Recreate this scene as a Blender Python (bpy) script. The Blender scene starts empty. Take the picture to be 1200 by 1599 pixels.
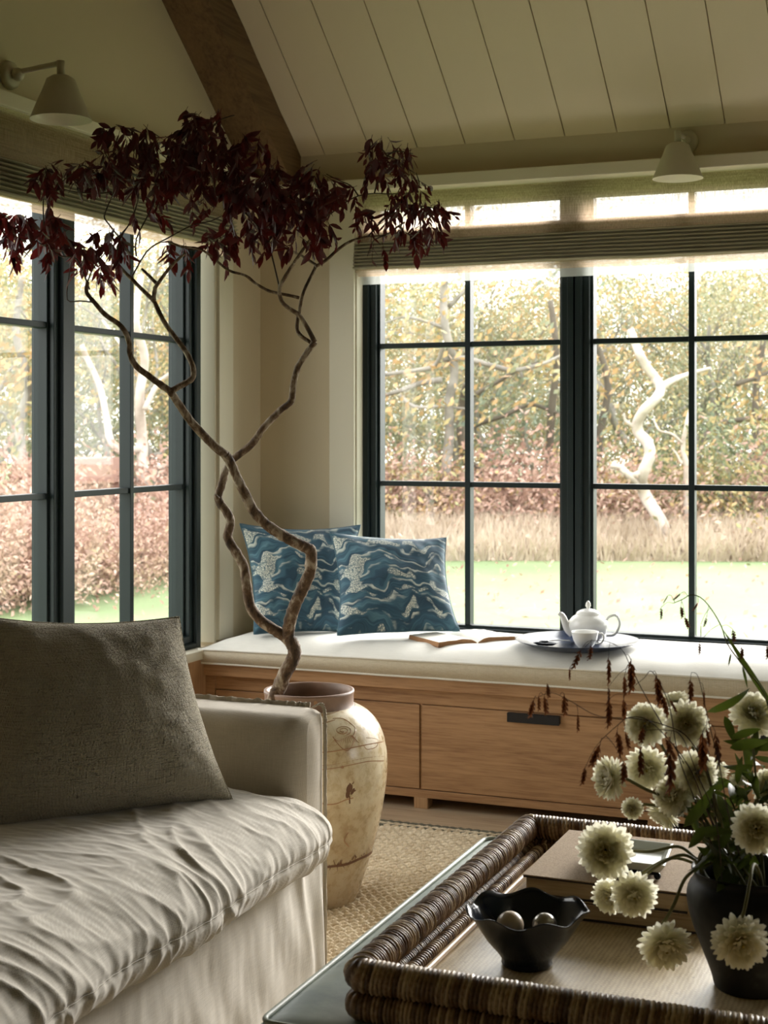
import bpy, math, random
from mathutils import Vector, Matrix, Quaternion, noise
R = random.Random(7)
sc = bpy.context.scene
COL = sc.collection
PI = math.pi
# ---------------------------------------------------------------- camera, world, light, exposure
EYE, FPX, CXP, HOR = 1.25, 2309.0, 600.0, 673.0       # eye height, focal length in pixels, principal column, horizon row
YAW = math.atan(940 / 2309)
FW = Vector((-math.sin(YAW), math.cos(YAW), 0)); RT = Vector((math.cos(YAW), math.sin(YAW), 0))
def P(px, py, d):
    "point of the place seen at that pixel, at forward distance d"
    return FW * d + RT * ((px - CXP) / FPX * d) + Vector((0, 0, EYE - (py - HOR) / FPX * d))
def ray(px): return FW + RT * ((px - CXP) / FPX)
def onY(px, py, Y): return P(px, py, Y / ray(px).y)
def onX(px, py, X): return P(px, py, X / ray(px).x)
def onZ(px, py, z): return P(px, py, (EYE - z) * FPX / (py - HOR))
cd = bpy.data.cameras.new('camera'); cam = bpy.data.objects.new('camera', cd); COL.objects.link(cam)
cam.location = (0, 0, EYE); cam.rotation_euler = (PI / 2, 0, YAW)
cd.sensor_fit = 'HORIZONTAL'; cd.sensor_width = 36; cd.lens = FPX / 1200 * 36; cd.shift_y = -126.5 / 1200
cd.clip_start = .02; cd.clip_end = 400
cd.dof.use_dof = True; cd.dof.focus_distance = 3.2; cd.dof.aperture_fstop = 13.0
sc.camera = cam
sc.view_settings.view_transform = 'Standard'; sc.view_settings.look = 'None'; sc.view_settings.gamma = 1
sc.view_settings.use_curve_mapping = False
sc.view_settings.exposure = 0.28
SKY = 4.6
w = bpy.data.worlds.new('sky'); sc.world = w; w.use_nodes = True
wn = w.node_tree; bg = wn.nodes['Background']
tc = wn.nodes.new('ShaderNodeTexCoord'); sx = wn.nodes.new('ShaderNodeSeparateXYZ'); cr = wn.nodes.new('ShaderNodeValToRGB')
wn.links.new(tc.outputs['Generated'], sx.inputs[0]); wn.links.new(sx.outputs[2], cr.inputs[0]); wn.links.new(cr.outputs[0], bg.inputs[0])
cr.color_ramp.elements[0].position = 0; cr.color_ramp.elements[0].color = (.95, .94, .88, 1)
cr.color_ramp.elements[1].position = .7; cr.color_ramp.elements[1].color = (.95, .96, .95, 1)
bg.inputs[1].default_value = SKY
sd = bpy.data.lights.new('sun', 'SUN'); sun = bpy.data.objects.new('sun', sd); COL.objects.link(sun)
sd.energy = 8; sd.angle = math.radians(26); sd.color = (1, .97, .92)
sun.rotation_euler = Vector((-.20, -.90, -.37)).to_track_quat('-Z', 'Y').to_euler(); sun.location = (6, 12, 12)
def portal(name, loc, dirv, sx_, sy_):
    l = bpy.data.lights.new(name, 'AREA'); o = bpy.data.objects.new(name, l); COL.objects.link(o)
    l.shape = 'RECTANGLE'; l.size = sx_; l.size_y = sy_; l.energy = 1; l.cycles.is_portal = True
    o.location = loc; o.rotation_euler = Vector(dirv).to_track_quat('-Z', 'Z').to_euler()
portal('portal_back', (-.52, 5.20, 1.30), (0, -1, 0), 3.4, 1.7)
portal('portal_left', (-2.70, 3.82, 1.30), (1, 0, 0), 1.75, 1.7)
portal('portal_right', (3.3, 3.95, 1.35), (-1, 0, 0), 1.1, 1.1)  # guides sky light through the added right wall opening
cy = sc.cycles
cy.use_denoising = True; cy.max_bounces = 9; cy.diffuse_bounces = 5; cy.glossy_bounces = 3
cy.transparent_max_bounces = 14; cy.transmission_bounces = 5; cy.caustics_reflective = False; cy.caustics_refractive = False
cy.sample_clamp_indirect = 6
# ---------------------------------------------------------------- mesh helpers
class MB:
    def __init__(s): s.v = []; s.f = []; s.uv = []
    def box(s, x0, x1, y0, y1, z0, z1, M=None):
        n = len(s.v)
        for z in (z0, z1):
            for x, y in ((x0, y0), (x1, y0), (x1, y1), (x0, y1)):
                p = Vector((x, y, z)); s.v.append(M @ p if M else p)
        s.f += [(n, n+3, n+2, n+1), (n+4, n+5, n+6, n+7)] + [(n+i, n+(i+1) % 4, n+4+(i+1) % 4, n+4+i) for i in range(4)]
        return s
    def tube(s, pts, rad, seg=8, cap=True, fn=None, closed=False):
        "round bar through pts; rad number or list; fn(i, k) scales the radius"
        pts = [Vector(p) for p in pts]; m = len(pts); n0 = len(s.v)
        if not hasattr(rad, '__len__'): rad = [rad] * m
        up = None
        for i, p in enumerate(pts):
            if closed: t = pts[(i+1) % m] - pts[i-1]
            else: t = pts[min(i+1, m-1)] - pts[max(i-1, 0)]
            t = t.normalized() if t.length > 1e-9 else Vector((0, 0, 1))
            if up is None:
                up = t.orthogonal().normalized()
            up = (up - t * up.dot(t))
            up = up.normalized() if up.length > 1e-6 else t.orthogonal().normalized()
            b = t.cross(up)
            for k in range(seg):
                a = 2 * PI * k / seg; r = rad[i] * (fn(i, k) if fn else 1)
                s.v.append(p + up * (math.cos(a) * r) + b * (math.sin(a) * r))
        for i in range(m if closed else m - 1):
            j = (i + 1) % m
            for k in range(seg):
                s.f.append((n0+i*seg+k, n0+i*seg+(k+1) % seg, n0+j*seg+(k+1) % seg, n0+j*seg+k))
        if cap and not closed:
            s.f.append(tuple(n0+k for k in range(seg))[::-1]); s.f.append(tuple(n0+(m-1)*seg+k for k in range(seg)))
        return s
    def lathe(s, prof, seg=48, c=(0, 0, 0), fn=None):
        n0 = len(s.v); c = Vector(c)
        for i, (r, z) in enumerate(prof):
            for k in range(seg):
                a = 2 * PI * k / seg; rr, zz = fn(i, a, r, z) if fn else (r, z)
                s.v.append(c + Vector((rr * math.cos(a), rr * math.sin(a), zz)))
        for i in range(len(prof) - 1):
            for k in range(seg):
                s.f.append((n0+i*seg+k, n0+i*seg+(k+1) % seg, n0+(i+1)*seg+(k+1) % seg, n0+(i+1)*seg+k))
        return s
    def grid(s, nu, nv, fn, uv=False, flip=False):
        n0 = len(s.v)
        for j in range(nv + 1):
            for i in range(nu + 1):
                s.v.append(Vector(fn(i / nu, j / nv)))
                if uv: s.uv.append((i / nu, j / nv))
        for j in range(nv):
            for i in range(nu):
                a = n0 + j * (nu + 1) + i; q = (a, a + 1, a + nu + 2, a + nu + 1)
                s.f.append(q[::-1] if flip else q)
        return s
    def ball(s, c, r, seg=16, sc3=(1, 1, 1), M=None):
        n0 = len(s.v); rings = seg // 2
        for i in range(rings + 1):
            th = PI * i / rings
            for k in range(seg):
                a = 2 * PI * k / seg
                p = Vector((math.sin(th)*math.cos(a)*r*sc3[0], math.sin(th)*math.sin(a)*r*sc3[1], -math.cos(th)*r*sc3[2]))
                if M: p = M @ p
                s.v.append(p + Vector(c))
        for i in range(rings):
            for k in range(seg):
                s.f.append((n0+i*seg+k, n0+i*seg+(k+1) % seg, n0+(i+1)*seg+(k+1) % seg, n0+(i+1)*seg+k))
        return s
    def poly(s, pts):
        n = len(s.v); s.v += [Vector(p) for p in pts]; s.f.append(tuple(range(n, n + len(pts)))); return s
    def build(s, name, mat, parent=None, smooth=True, bevel=0, sub=0, solid=0, seg=2):
        me = bpy.data.meshes.new(name)
        org = parent_world(parent)
        me.from_pydata([tuple(p - org) for p in s.v], [], s.f)
        if s.uv:
            u = me.uv_layers.new(name='uv')
            for l in me.loops: u.data[l.index].uv = s.uv[l.vertex_index]
        me.materials.append(mat)
        if smooth: me.polygons.foreach_set('use_smooth', [True] * len(me.polygons))
        me.update()
        o = bpy.data.objects.new(name, me); COL.objects.link(o)
        ORG[o.name] = org
        if parent: o.parent = parent
        if solid:
            md = o.modifiers.new('solid', 'SOLIDIFY'); md.thickness = solid; md.offset = 0
        if bevel:
            md = o.modifiers.new('bevel', 'BEVEL'); md.width = bevel; md.segments = seg; md.limit_method = 'ANGLE'; md.angle_limit = .6
            md.harden_normals = True
        if sub:
            md = o.modifiers.new('sub', 'SUBSURF'); md.levels = sub; md.render_levels = sub
        return o
ORG = {}
def parent_world(p):
    if p is None: return Vector((0, 0, 0))
    return ORG.get(p.name, Vector((0, 0, 0)))
def thing(name, label, cat, loc=(0, 0, 0), group=None, kind=None):
    o = bpy.data.objects.new(name, None); COL.objects.link(o); o.empty_display_size = .1
    o.location = loc; ORG[o.name] = Vector(loc)
    if label: o['label'] = label
    if cat: o['category'] = cat
    if group: o['group'] = group
    if kind: o['kind'] = kind
    return o
def tag(o, label, cat, group=None, kind=None):
    o['label'] = label; o['category'] = cat
    if group: o['group'] = group
    if kind: o['kind'] = kind
    return o
def struct(o, label=None):
    o['kind'] = 'structure'
    if label: o['label'] = label
    return o
def nz(x, y=0, z=0): return noise.noise(Vector((x, y, z)))
def smoothpath(pts, n=6):
    "Catmull-Rom through pts"
    pts = [Vector(p) for p in pts]; out = []
    for i in range(len(pts) - 1):
        a = pts[max(i-1, 0)]; b = pts[i]; c = pts[i+1]; d = pts[min(i+2, len(pts)-1)]
        for k in range(n):
            t = k / n
            out.append(.5 * ((2*b) + (c-a)*t + (2*a-5*b+4*c-d)*t*t + (3*b-a-3*c+d)*t**3))
    out.append(pts[-1]); return out
def lerp(a, b, t): return a + (b - a) * t
# ---------------------------------------------------------------- materials
class Mat:
    def __init__(s, name, col=(.8, .8, .8), rough=.6, **k):
        s.m = bpy.data.materials.new(name); s.m.use_nodes = True; s.t = s.m.node_tree
        s.b = s.t.nodes['Principled BSDF']; s.out = s.t.nodes['Material Output']
        s.b.inputs['Base Color'].default_value = (*col, 1); s.b.inputs['Roughness'].default_value = rough
        for a, v in k.items(): s.b.inputs[a.replace('_', ' ')].default_value = v
        s.tc = s.t.nodes.new('ShaderNodeTexCoord')
    def n(s, typ, props=None, **inp):
        nd = s.t.nodes.new('ShaderNode' + typ)
        for a, v in (props or {}).items(): setattr(nd, a, v)
        for a, v in inp.items():
            a = a.replace('_', ' ')
            i = nd.inputs[int(a[1:])] if a[0] == 'i' and a[1:].isdigit() else nd.inputs[a]
            if isinstance(v, bpy.types.NodeSocket): s.t.links.new(v, i)
            else: i.default_value = v
        return nd
    def coord(s, scale=(1, 1, 1), kind='Object', rot=(0, 0, 0)):
        return s.n('Mapping', Vector=s.tc.outputs[kind], Scale=scale, Rotation=rot).outputs[0]
    def noise(s, co, scale=5, detail=3, rough=.5, dist=0):
        return s.n('TexNoise', Vector=co, Scale=scale, Detail=detail, Roughness=rough, Distortion=dist).outputs[0]
    def ramp(s, f, stops, interp='LINEAR'):
        r = s.n('ValToRGB', Fac=f); e = r.color_ramp.elements; r.color_ramp.interpolation = interp
        while len(e) < len(stops): e.new(.5)
        for i, (p, c) in enumerate(stops):
            e[i].position = p; e[i].color = (*c, 1) if hasattr(c, '__len__') else (c, c, c, 1)
        return r.outputs[0]
    def mix(s, f, a, b, mode='MIX'):
        nd = s.n('Mix', {'data_type': 'RGBA', 'blend_type': mode})
        for i, v in ((0, f), (6, a), (7, b)):
            if isinstance(v, bpy.types.NodeSocket): s.t.links.new(v, nd.inputs[i])
            elif i == 0: nd.inputs[0].default_value = v
            else: nd.inputs[i].default_value = (*v, 1)
        return nd.outputs[2]
    def math(s, op, a, b=0, c=0, clamp=False):
        nd = s.n('Math', {'operation': op, 'use_clamp': clamp}, i0=a, i1=b, i2=c); return nd.outputs[0]
    def sep(s, co): return s.n('SeparateXYZ', Vector=co).outputs
    def comb(s, x, y, z): return s.n('CombineXYZ', X=x, Y=y, Z=z).outputs[0]
    def color(s, c): s.t.links.new(c, s.b.inputs['Base Color']); return s
    def rough(s, c): s.t.links.new(c, s.b.inputs['Roughness']); return s
    def bump(s, h, strength=.3, dist=.002):
        prev = s.b.inputs['Normal'].links
        bp = s.n('Bump', Strength=strength, Distance=dist, Height=h)
        if prev: s.t.links.new(prev[0].from_socket, bp.inputs['Normal'])
        s.t.links.new(bp.outputs[0], s.b.inputs['Normal']); return s
    def trans(s, col, fac, through=0):
        "part of the light goes diffusely through the sheet"
        tr = s.n('BsdfTranslucent'); 
        if isinstance(col, bpy.types.NodeSocket): s.t.links.new(col, tr.inputs[0])
        else: tr.inputs[0].default_value = (*col, 1)
        mx = s.n('MixShader', i0=fac, i1=s.b.outputs[0], i2=tr.outputs[0]); o = mx.outputs[0]
        if through:
            tp = s.n('BsdfTransparent'); o = s.n('MixShader', i0=through, i1=o, i2=tp.outputs[0]).outputs[0]
        s.t.links.new(o, s.out.inputs[0]); return s
def plain(name, col, rough=.6, var=.12, nscale=8, bump=0, bscale=60, **k):
    m = Mat(name, col, rough, **k); co = m.coord()
    f = m.noise(co, nscale, 4)
    m.color(m.mix(f, tuple(c * (1 - var) for c in col), tuple(min(1, c * (1 + var)) for c in col)))
    if bump: m.bump(m.noise(co, bscale, 3), bump, .002)
    return m.m
def weave(name, col, scale=900, var=.12, bump=.5, dist=.0006, slub=.35, rough=.9, dark=None, sheen=.2):
    m = Mat(name, col, rough); m.b.inputs['Sheen Weight'].default_value = sheen
    co = m.coord()
    wx = m.n('TexWave', {'bands_direction': 'DIAGONAL'}, Vector=m.coord((1, 0.12, -.12)), Scale=scale/6.28, Distortion=1.5, Detail=1).outputs[1]
    wz = m.n('TexWave', {'bands_direction': 'DIAGONAL'}, Vector=m.coord((.1, -.12, 1)), Scale=scale/6.28, Distortion=1.5, Detail=1).outputs[1]
    s1 = m.noise(m.coord((18, 18, 260)), 1.6, 3); s2 = m.noise(m.coord((260, 260, 18)), 1.6, 3)
    h = m.math('ADD', m.math('MULTIPLY', wx, wz), m.math('MULTIPLY', m.math('ADD', s1, s2), slub * 2))
    m.bump(h, bump, dist)
    f = m.math('ADD', m.math('MULTIPLY', m.math('ADD', s1, s2), .35), m.math('MULTIPLY', m.noise(co, 5, 3), .3))
    d = dark or tuple(c * (1 - 2 * var) for c in col)
    m.color(m.ramp(f, [(.3, d), (.75, tuple(min(1, c * (1 + var)) for c in col))]))
    return m
def wood(name, dark, light, axis='X', scale=1, rough=.45, bump=.08):
    m = Mat(name, light, rough)
    sc3 = {'X': (1.2, 22, 22), 'Y': (22, 1.2, 22), 'Z': (22, 22, 1.2)}[axis]
    co = m.coord(tuple(a * scale for a in sc3))
    n1 = m.noise(co, 1.0, 5, .6, .6); n2 = m.noise(m.coord(tuple(a * scale * 7 for a in sc3)), 1.0, 3, .6)
    f = m.math('ADD', m.math('MULTIPLY', n1, .5), m.math('MULTIPLY', n2, .5))
    m.color(m.ramp(f, [(.35, dark), (.5, lerpc(dark, light, .65)), (.63, light)])); m.bump(n2, bump, .001)
    return m.m
def lerpc(a, b, t): return tuple(x + (y - x) * t for x, y in zip(a, b))
DARKWALL = plain('bounce_cut_paint', (.10, .10, .075), .6, .05, 3)  # dark tone added on the unseen walls to cut bounce light
PAINT = plain('cream_paint', (.62, .53, .37), .55, .03, 3)
TRIMP = plain('trim_paint', (.72, .67, .53), .4, .03, 3)
CEILP = plain('ceiling_paint', (.72, .625, .45), .55, .04, 2)
DARKW = plain('window_paint', (.013, .022, .023), .42, .1, 5, Specular_IOR_Level=.25)
OAK = wood('oak', (.24, .115, .048), (.47, .275, .135), 'X')
OAKZ = wood('oak_upright', (.30, .165, .075), (.50, .31, .16), 'Z')
BEAM = wood('beam_oak', (.085, .045, .017), (.19, .11, .045), 'Y', .6, .7, .4)
FLOORM = wood('floor_oak', (.33, .23, .14), (.50, .38, .25), 'X', .7, .5)
BLACK = plain('black_metal', (.008, .009, .013), .4, .1, Specular_IOR_Level=.3)
WHITE_CER = Mat('white_porcelain', (.86, .86, .83), .12).m
LAMPP = plain('lamp_enamel', (.55, .50, .38), .4, .03)
LAMPI = plain('lamp_enamel_inside', (.88, .84, .66), .4, .03)  # enamel lightened inside so the dim hollow looks lit
m = Mat('window_glass'); gl = m.n('BsdfGlossy', Roughness=.0); tp = m.n('BsdfTransparent')
lw_ = m.n('LayerWeight', Blend=.5).outputs[1]; fr = m.math('ADD', m.math('MULTIPLY', m.math('POWER', lw_, 5), .94), .022); mx = m.n('MixShader', i0=fr, i1=tp.outputs[0], i2=gl.outputs[0])
m.t.links.new(mx.outputs[0], m.out.inputs[0]); GLASS = m.m
# fabrics
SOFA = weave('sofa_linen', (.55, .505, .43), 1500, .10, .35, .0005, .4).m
SOFA_SHADED = weave('shaded_sofa_linen', (.46, .40, .31), 1500, .10, .35, .0005, .4).m  # same linen as the seat, darkened in colour for the arm's shade
PILM = weave('nubby_linen', (.50, .44, .31), 700, .16, 1.0, .003, 1.4); PILLOWM = PILM.m
m = PILM; m.bump(m.noise(m.coord((60, 60, 60)), 2.2, 3), .8, .006); m.bump(m.noise(m.coord((150, 150, 14)), 1.2, 2), .7, .004); m.bump(m.noise(m.coord((14, 14, 150)), 1.2, 2), .7, .004)
CUSHM = weave('bench_linen', (.78, .76, .69), 1600, .06, .3, .0004, .4).m
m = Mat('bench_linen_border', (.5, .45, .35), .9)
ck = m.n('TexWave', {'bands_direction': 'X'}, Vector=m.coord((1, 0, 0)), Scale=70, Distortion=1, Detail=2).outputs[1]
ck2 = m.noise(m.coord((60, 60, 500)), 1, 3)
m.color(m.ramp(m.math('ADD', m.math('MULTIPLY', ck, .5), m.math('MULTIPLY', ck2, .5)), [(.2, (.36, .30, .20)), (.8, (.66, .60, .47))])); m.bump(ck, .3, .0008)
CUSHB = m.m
m = Mat('roman_shade_linen', (.50, .45, .33), .9)
wa = m.n('TexNoise', Vector=m.coord((6, 6, 900)), Scale=1, Detail=2).outputs[0]; wb = m.n('TexNoise', Vector=m.coord((700, 700, 8)), Scale=1, Detail=2).outputs[0]
f = m.math('ADD', m.math('MULTIPLY', wa, .5), m.math('MULTIPLY', wb, .5))
c = m.ramp(f, [(.35, (.26, .21, .13)), (.65, (.44, .37, .25))]); m.color(c); m.bump(f, .3, .0005)
m.trans(m.ramp(f, [(.35, (.58, .40, .25)), (.65, (.95, .73, .54))]), .50)
tp = m.n('BsdfTransparent'); cur = m.out.inputs[0].links[0].from_socket
o = m.n('MixShader', i0=m.ramp(f, [(.42, .30), (.62, .03)]), i1=cur, i2=tp.outputs[0]).outputs[0]; m.t.links.new(o, m.out.inputs[0])
SHEER = m.m
m = Mat('roman_fold_linen', (.46, .42, .34), .9); co = m.coord((6, 6, 500))
c = m.ramp(m.noise(co, 1, 3), [(.3, (.25, .215, .15)), (.7, (.46, .41, .30))]); m.color(c); m.trans(c, .08); FOLDM = m.m
m = Mat('shade_lining', (.85, .86, .82), .9); m.trans((.9, .92, .88), .35, .45); LINER = m.m
# blue wave cloth (uv on the cushion face)
m = Mat('blue_wave_cloth', (.1, .2, .3), .85); m.b.inputs['Sheen Weight'].default_value = .2
uvc = m.coord((1, 1, 1), 'UV')
warp = m.noise(m.coord((2.2, 1.6, 1), 'UV'), 1.4, 2); sp = m.sep(uvc)
v2 = m.math('ADD', sp[1], m.math('MULTIPLY', warp, .55))
vv = m.comb(m.math('MULTIPLY', sp[0], 1.6), m.math('MULTIPLY', v2, 13), 0)
band = m.noise(vv, 1.3, 3, .55)
streak = m.noise(m.comb(m.math('MULTIPLY', sp[0], 4), m.math('MULTIPLY', v2, 90), 3), 1, 2)
base = m.ramp(m.math('ADD', m.math('MULTIPLY', band, .75), m.math('MULTIPLY', streak, .25)), [(.30, (.008, .028, .055)), (.5, (.022, .075, .118)), (.66, (.085, .19, .245)), (.80, (.26, .38, .41))])
fr2 = m.math('FRACT', m.math('ADD', m.math('MULTIPLY', v2, 7.0), m.math('MULTIPLY', m.noise(m.coord((9, 9, 1), 'UV'), 1, 3), .55)))
line = m.ramp(fr2, [(.0, 0.0), (.78, 0.0), (.91, .85), (.985, .9), (1.0, 0.0)])
lmask = m.ramp(m.noise(m.coord((3, 9, 1), 'UV'), 1.3, 3), [(.42, 0.0), (.56, 1.0)])
c1 = m.mix(m.math('MULTIPLY', line, lmask), base, (.58, .62, .56))
patch = m.ramp(m.noise(m.comb(m.math('MULTIPLY', sp[0], 4.0), m.math('MULTIPLY', v2, 7.5), 7), 1.0, 1.5, .4), [(.575, 0.0), (.60, 1.0)])
vor = m.n('TexVoronoi', {'feature': 'DISTANCE_TO_EDGE'}, Vector=uvc, Scale=62).outputs[0]
dots = m.ramp(vor, [(.05, (.10, .16, .19)), (.17, (.66, .67, .58))])
m.color(m.mix(patch, c1, dots)); m.bump(streak, .15, .0006); BLUE = m.m
# jar glaze
m = Mat('aged_glaze', (.7, .62, .45), .28); m.b.inputs['Coat Weight'].default_value = .35; m.b.inputs['Coat Roughness'].default_value = .12
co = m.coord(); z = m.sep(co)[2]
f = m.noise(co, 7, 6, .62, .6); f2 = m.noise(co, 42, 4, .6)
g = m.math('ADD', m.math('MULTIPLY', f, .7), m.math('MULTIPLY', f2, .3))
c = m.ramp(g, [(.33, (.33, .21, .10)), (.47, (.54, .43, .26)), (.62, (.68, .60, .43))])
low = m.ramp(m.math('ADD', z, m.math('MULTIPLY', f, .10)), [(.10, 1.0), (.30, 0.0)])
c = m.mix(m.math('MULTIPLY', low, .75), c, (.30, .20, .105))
crk = m.ramp(m.n('TexVoronoi', {'feature': 'DISTANCE_TO_EDGE'}, Vector=m.coord((1, 1, 1)), Scale=26, Randomness=1.0).outputs[0], [(0.0, 1.0), (.012, 0.0)])
c = m.mix(m.math('MULTIPLY', crk, .35), c, (.25, .14, .06)); m.color(c)
m.rough(m.ramp(f2, [(.3, .18), (.7, .42)])); m.bump(f2, .15, .002); GLAZE = m.m
JRIM = plain('bare_clay_rim', (.23, .145, .10), .55, .45, 22, .3)
JINS = plain('jar_inside', (.05, .03, .02), .8)
PAINTED = plain('brown_brushwork', (.13, .055, .02), .45, .3, 60)
PAINTED2 = plain('faded_brushwork', (.36, .19, .09), .45, .3, 60)
m = Mat('bark', (.2, .15, .1), .85); co = m.coord()
f = m.noise(m.coord((1, 1, .6)), 38, 5, .65, .5)
m.color(m.ramp(f, [(.34, (.035, .02, .010)), (.5, (.13, .078, .042)), (.64, (.38, .32, .24))])); m.bump(m.noise(co, 90, 4), .9, .004); BARK = m.m
m = Mat('twig', (.05, .03, .02), .8); TWIG = m.m
m = Mat('maroon_leaf', (.05, .01, .012), .5); f = m.noise(m.coord(), 14, 3)
c = m.ramp(f, [(.3, (.020, .004, .006)), (.55, (.050, .009, .012)), (.75, (.11, .018, .016))]); m.color(c); m.trans(m.mix(.5, c, (.26, .016, .012)), .28); MLEAF = m.m
# jute, wicker, books
m = Mat('jute_braid', (.5, .4, .26), .95); co = m.coord()
f = m.noise(co, 30, 4); m.color(m.ramp(m.math('ADD', m.math('MULTIPLY', f, .5), m.math('MULTIPLY', m.noise(m.coord((300, 40, 40)), 1, 2), .5)), [(.3, (.44, .33, .20)), (.7, (.80, .69, .51))])); m.bump(m.noise(m.coord((400, 60, 60)), 1, 2), .5, .002); JUTE = m.m
JUTED = plain('dark_jute_braid', (.13, .12, .085), .95, .3, 50)
m = Mat('wicker', (.2, .12, .07), .42); co = m.coord()
f = m.noise(m.coord((160, 160, 160)), 1, 3); f2 = m.noise(co, 14, 3); suv = m.sep(m.coord((1, 1, 1), 'UV'))
c = m.ramp(m.math('ADD', m.math('MULTIPLY', m.math('ADD', m.math('MULTIPLY', f, .5), m.math('MULTIPLY', f2, .5)), .6), m.math('MULTIPLY', suv[1], .4)), [(.30, (.10, .046, .020)), (.5, (.29, .175, .092)), (.66, (.62, .48, .31))])
gap_shade = m.ramp(suv[0], [(.0, 0.0), (.10, .35), (.28, 1.0), (.72, 1.0), (.90, .35), (1.0, 0.0)]); m.color(m.mix(gap_shade, (.030, .013, .007), c)); m.bump(f, .3, .001); WICKER = m.m  # strand edges darkened in the colour as shade between the wraps
CANE = wood('cane_rod', (.42, .27, .13), (.68, .50, .30), 'Y', 1, .4)
m = Mat('woven_tray_floor', (.5, .4, .25), .34, Coat_Weight=.35, Coat_Roughness=.3)
wx = m.n('TexWave', {'bands_direction': 'X'}, Vector=m.coord(), Scale=46, Distortion=2.2, Detail=1).outputs[1]; wy = m.n('TexWave', {'bands_direction': 'Y'}, Vector=m.coord(), Scale=46, Distortion=2.2, Detail=1).outputs[1]
h = m.math('MULTIPLY', wx, wy); f = m.noise(m.coord((90, 30, 1)), 1, 4)
c = m.ramp(m.math('ADD', m.math('MULTIPLY', h, .4), m.math('MULTIPLY', f, .6)), [(.2, (.46, .34, .19)), (.6, (.80, .68, .47))])
sp2 = m.ramp(m.n('TexVoronoi', Vector=m.coord(), Scale=38).outputs[0], [(.07, 1.0), (.10, 0.0)]); m.color(m.mix(m.math('MULTIPLY', sp2, .5), c, (.16, .08, .03)))
m.bump(h, .2, .0006); TRAYF = m.m
m = Mat('tan_book_cloth', (.36, .26, .16), .8); f = m.noise(m.coord((1, 1, 1)), 420, 2); m.color(m.ramp(f, [(.3, (.27, .18, .10)), (.7, (.48, .35, .22))])); m.bump(f, .4, .0006); BOOKC = m.m
PAGES = wood('page_edges', (.34, .24, .14), (.52, .40, .26), 'X', 2, .8)
DARKEDGE = plain('dark_book_lining', (.022, .012, .010), .6)
m = Mat('ottoman_leather', (.34, .40, .36), .38); co = m.coord(); f = m.noise(co, 9, 4); m.color(m.ramp(f, [(.35, (.20, .25, .24)), (.65, (.37, .42, .37))])); m.bump(m.noise(co, 25, 3), .25, .004); LEATH = m.m
LEATHP = plain('ottoman_welt', (.36, .40, .34), .45)
DARKCER = Mat('black_glaze', (.006, .009, .016), .16, Specular_IOR_Level=.3).m
m = Mat('urn_glaze', (.03, .03, .03), .55); f = m.noise(m.coord(), 22, 5); m.color(m.ramp(f, [(.35, (.008, .008, .008)), (.6, (.024, .025, .026)), (.75, (.07, .068, .064))])); m.bump(f, .5, .003); m.b.inputs['Specular IOR Level'].default_value = .25; URN = m.m
PEARL = plain('stone_ball', (.62, .50, .38), .3, .25, 30); STEELB = Mat('grey_ball', (.32, .30, .27), .22, Metallic=.5).m
NAVYT = Mat('navy_lacquer', (.010, .018, .045), .24).m
m = Mat('dahlia_petal', (.78, .78, .52), .6); g = m.sep(m.coord((1, 1, 1), 'UV'))[1]
c = m.ramp(g, [(0, (.80, .74, .36)), (.3, (.90, .86, .60)), (.9, (.95, .93, .82))]); m.color(c); m.trans((.95, .93, .78), .62); PETAL = m.m
DCENT = plain('dahlia_centre', (.42, .33, .09), .8)
m = Mat('green_stem', (.10, .12, .03), .6); m.b.inputs['Base Color'].default_value = (.15, .145, .05, 1); STEM = m.m
m = Mat('green_leaf', (.05, .08, .02), .45); f = m.noise(m.coord(), 30, 3); c = m.ramp(f, [(.3, (.012, .020, .007)), (.7, (.045, .062, .018))]); m.color(c); m.trans((.13, .18, .02), .22); GLEAF = m.m
m = Mat('dry_spikelet', (.15, .05, .02), .7); f = m.noise(m.coord(), 60, 2); c = m.ramp(f, [(.3, (.038, .011, .010)), (.7, (.12, .04, .022))]); m.color(c); m.trans((.35, .12, .04), .25); SPIK = m.m
# outdoors
m = Mat('lawn_grass', (.3, .4, .15), .9); f = m.noise(m.coord((1, 1, 1)), .5, 5); f2 = m.noise(m.coord((1, 1, 1)), 30, 3)
c = m.ramp(m.math('ADD', m.math('MULTIPLY', f, .6), m.math('MULTIPLY', f2, .4)), [(.35, (.115, .165, .065)), (.6, (.175, .230, .105))])
lf = m.ramp(m.noise(m.coord((1, 1, 1)), 9, 2), [(.72, 0.0), (.76, 1.0)]); m.color(m.mix(m.math('MULTIPLY', lf, .55), c, (.34, .22, .12))); LAWNM = m.m
def leafmat(name, stops, trc, tf=.22):
    m = Mat(name, stops[0], .7); oi = m.n('ObjectInfo').outputs['Random']
    f = m.math('ADD', m.math('MULTIPLY', m.noise(m.coord(), .9, 2), .55), m.math('MULTIPLY', m.noise(m.coord(), 9, 2, .6), .45))
    f = m.math('ADD', f, m.math('MULTIPLY', m.math('SUBTRACT', oi, .5), .10))
    k = len(stops); c = m.ramp(f, [(.34 + .32 * i / (k - 1), s) for i, s in enumerate(stops)]); m.color(c); m.trans(c, tf); return m.m
TLEAF = leafmat('autumn_leaves', [(.09, .12, .07), (.19, .21, .11), (.37, .31, .14), (.44, .28, .13), (.44, .31, .20)], None)  # leaf tones lightened in place of outdoor haze
TLEAF2 = leafmat('olive_leaves', [(.10, .135, .10), (.19, .22, .14), (.30, .29, .17), (.42, .35, .22)], None)  # haze lightening is in these colours as well
RUSSET = leafmat('russet_leaves', [(.22, .13, .10), (.37, .23, .18), (.48, .33, .27), (.44, .35, .23)], None)
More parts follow.
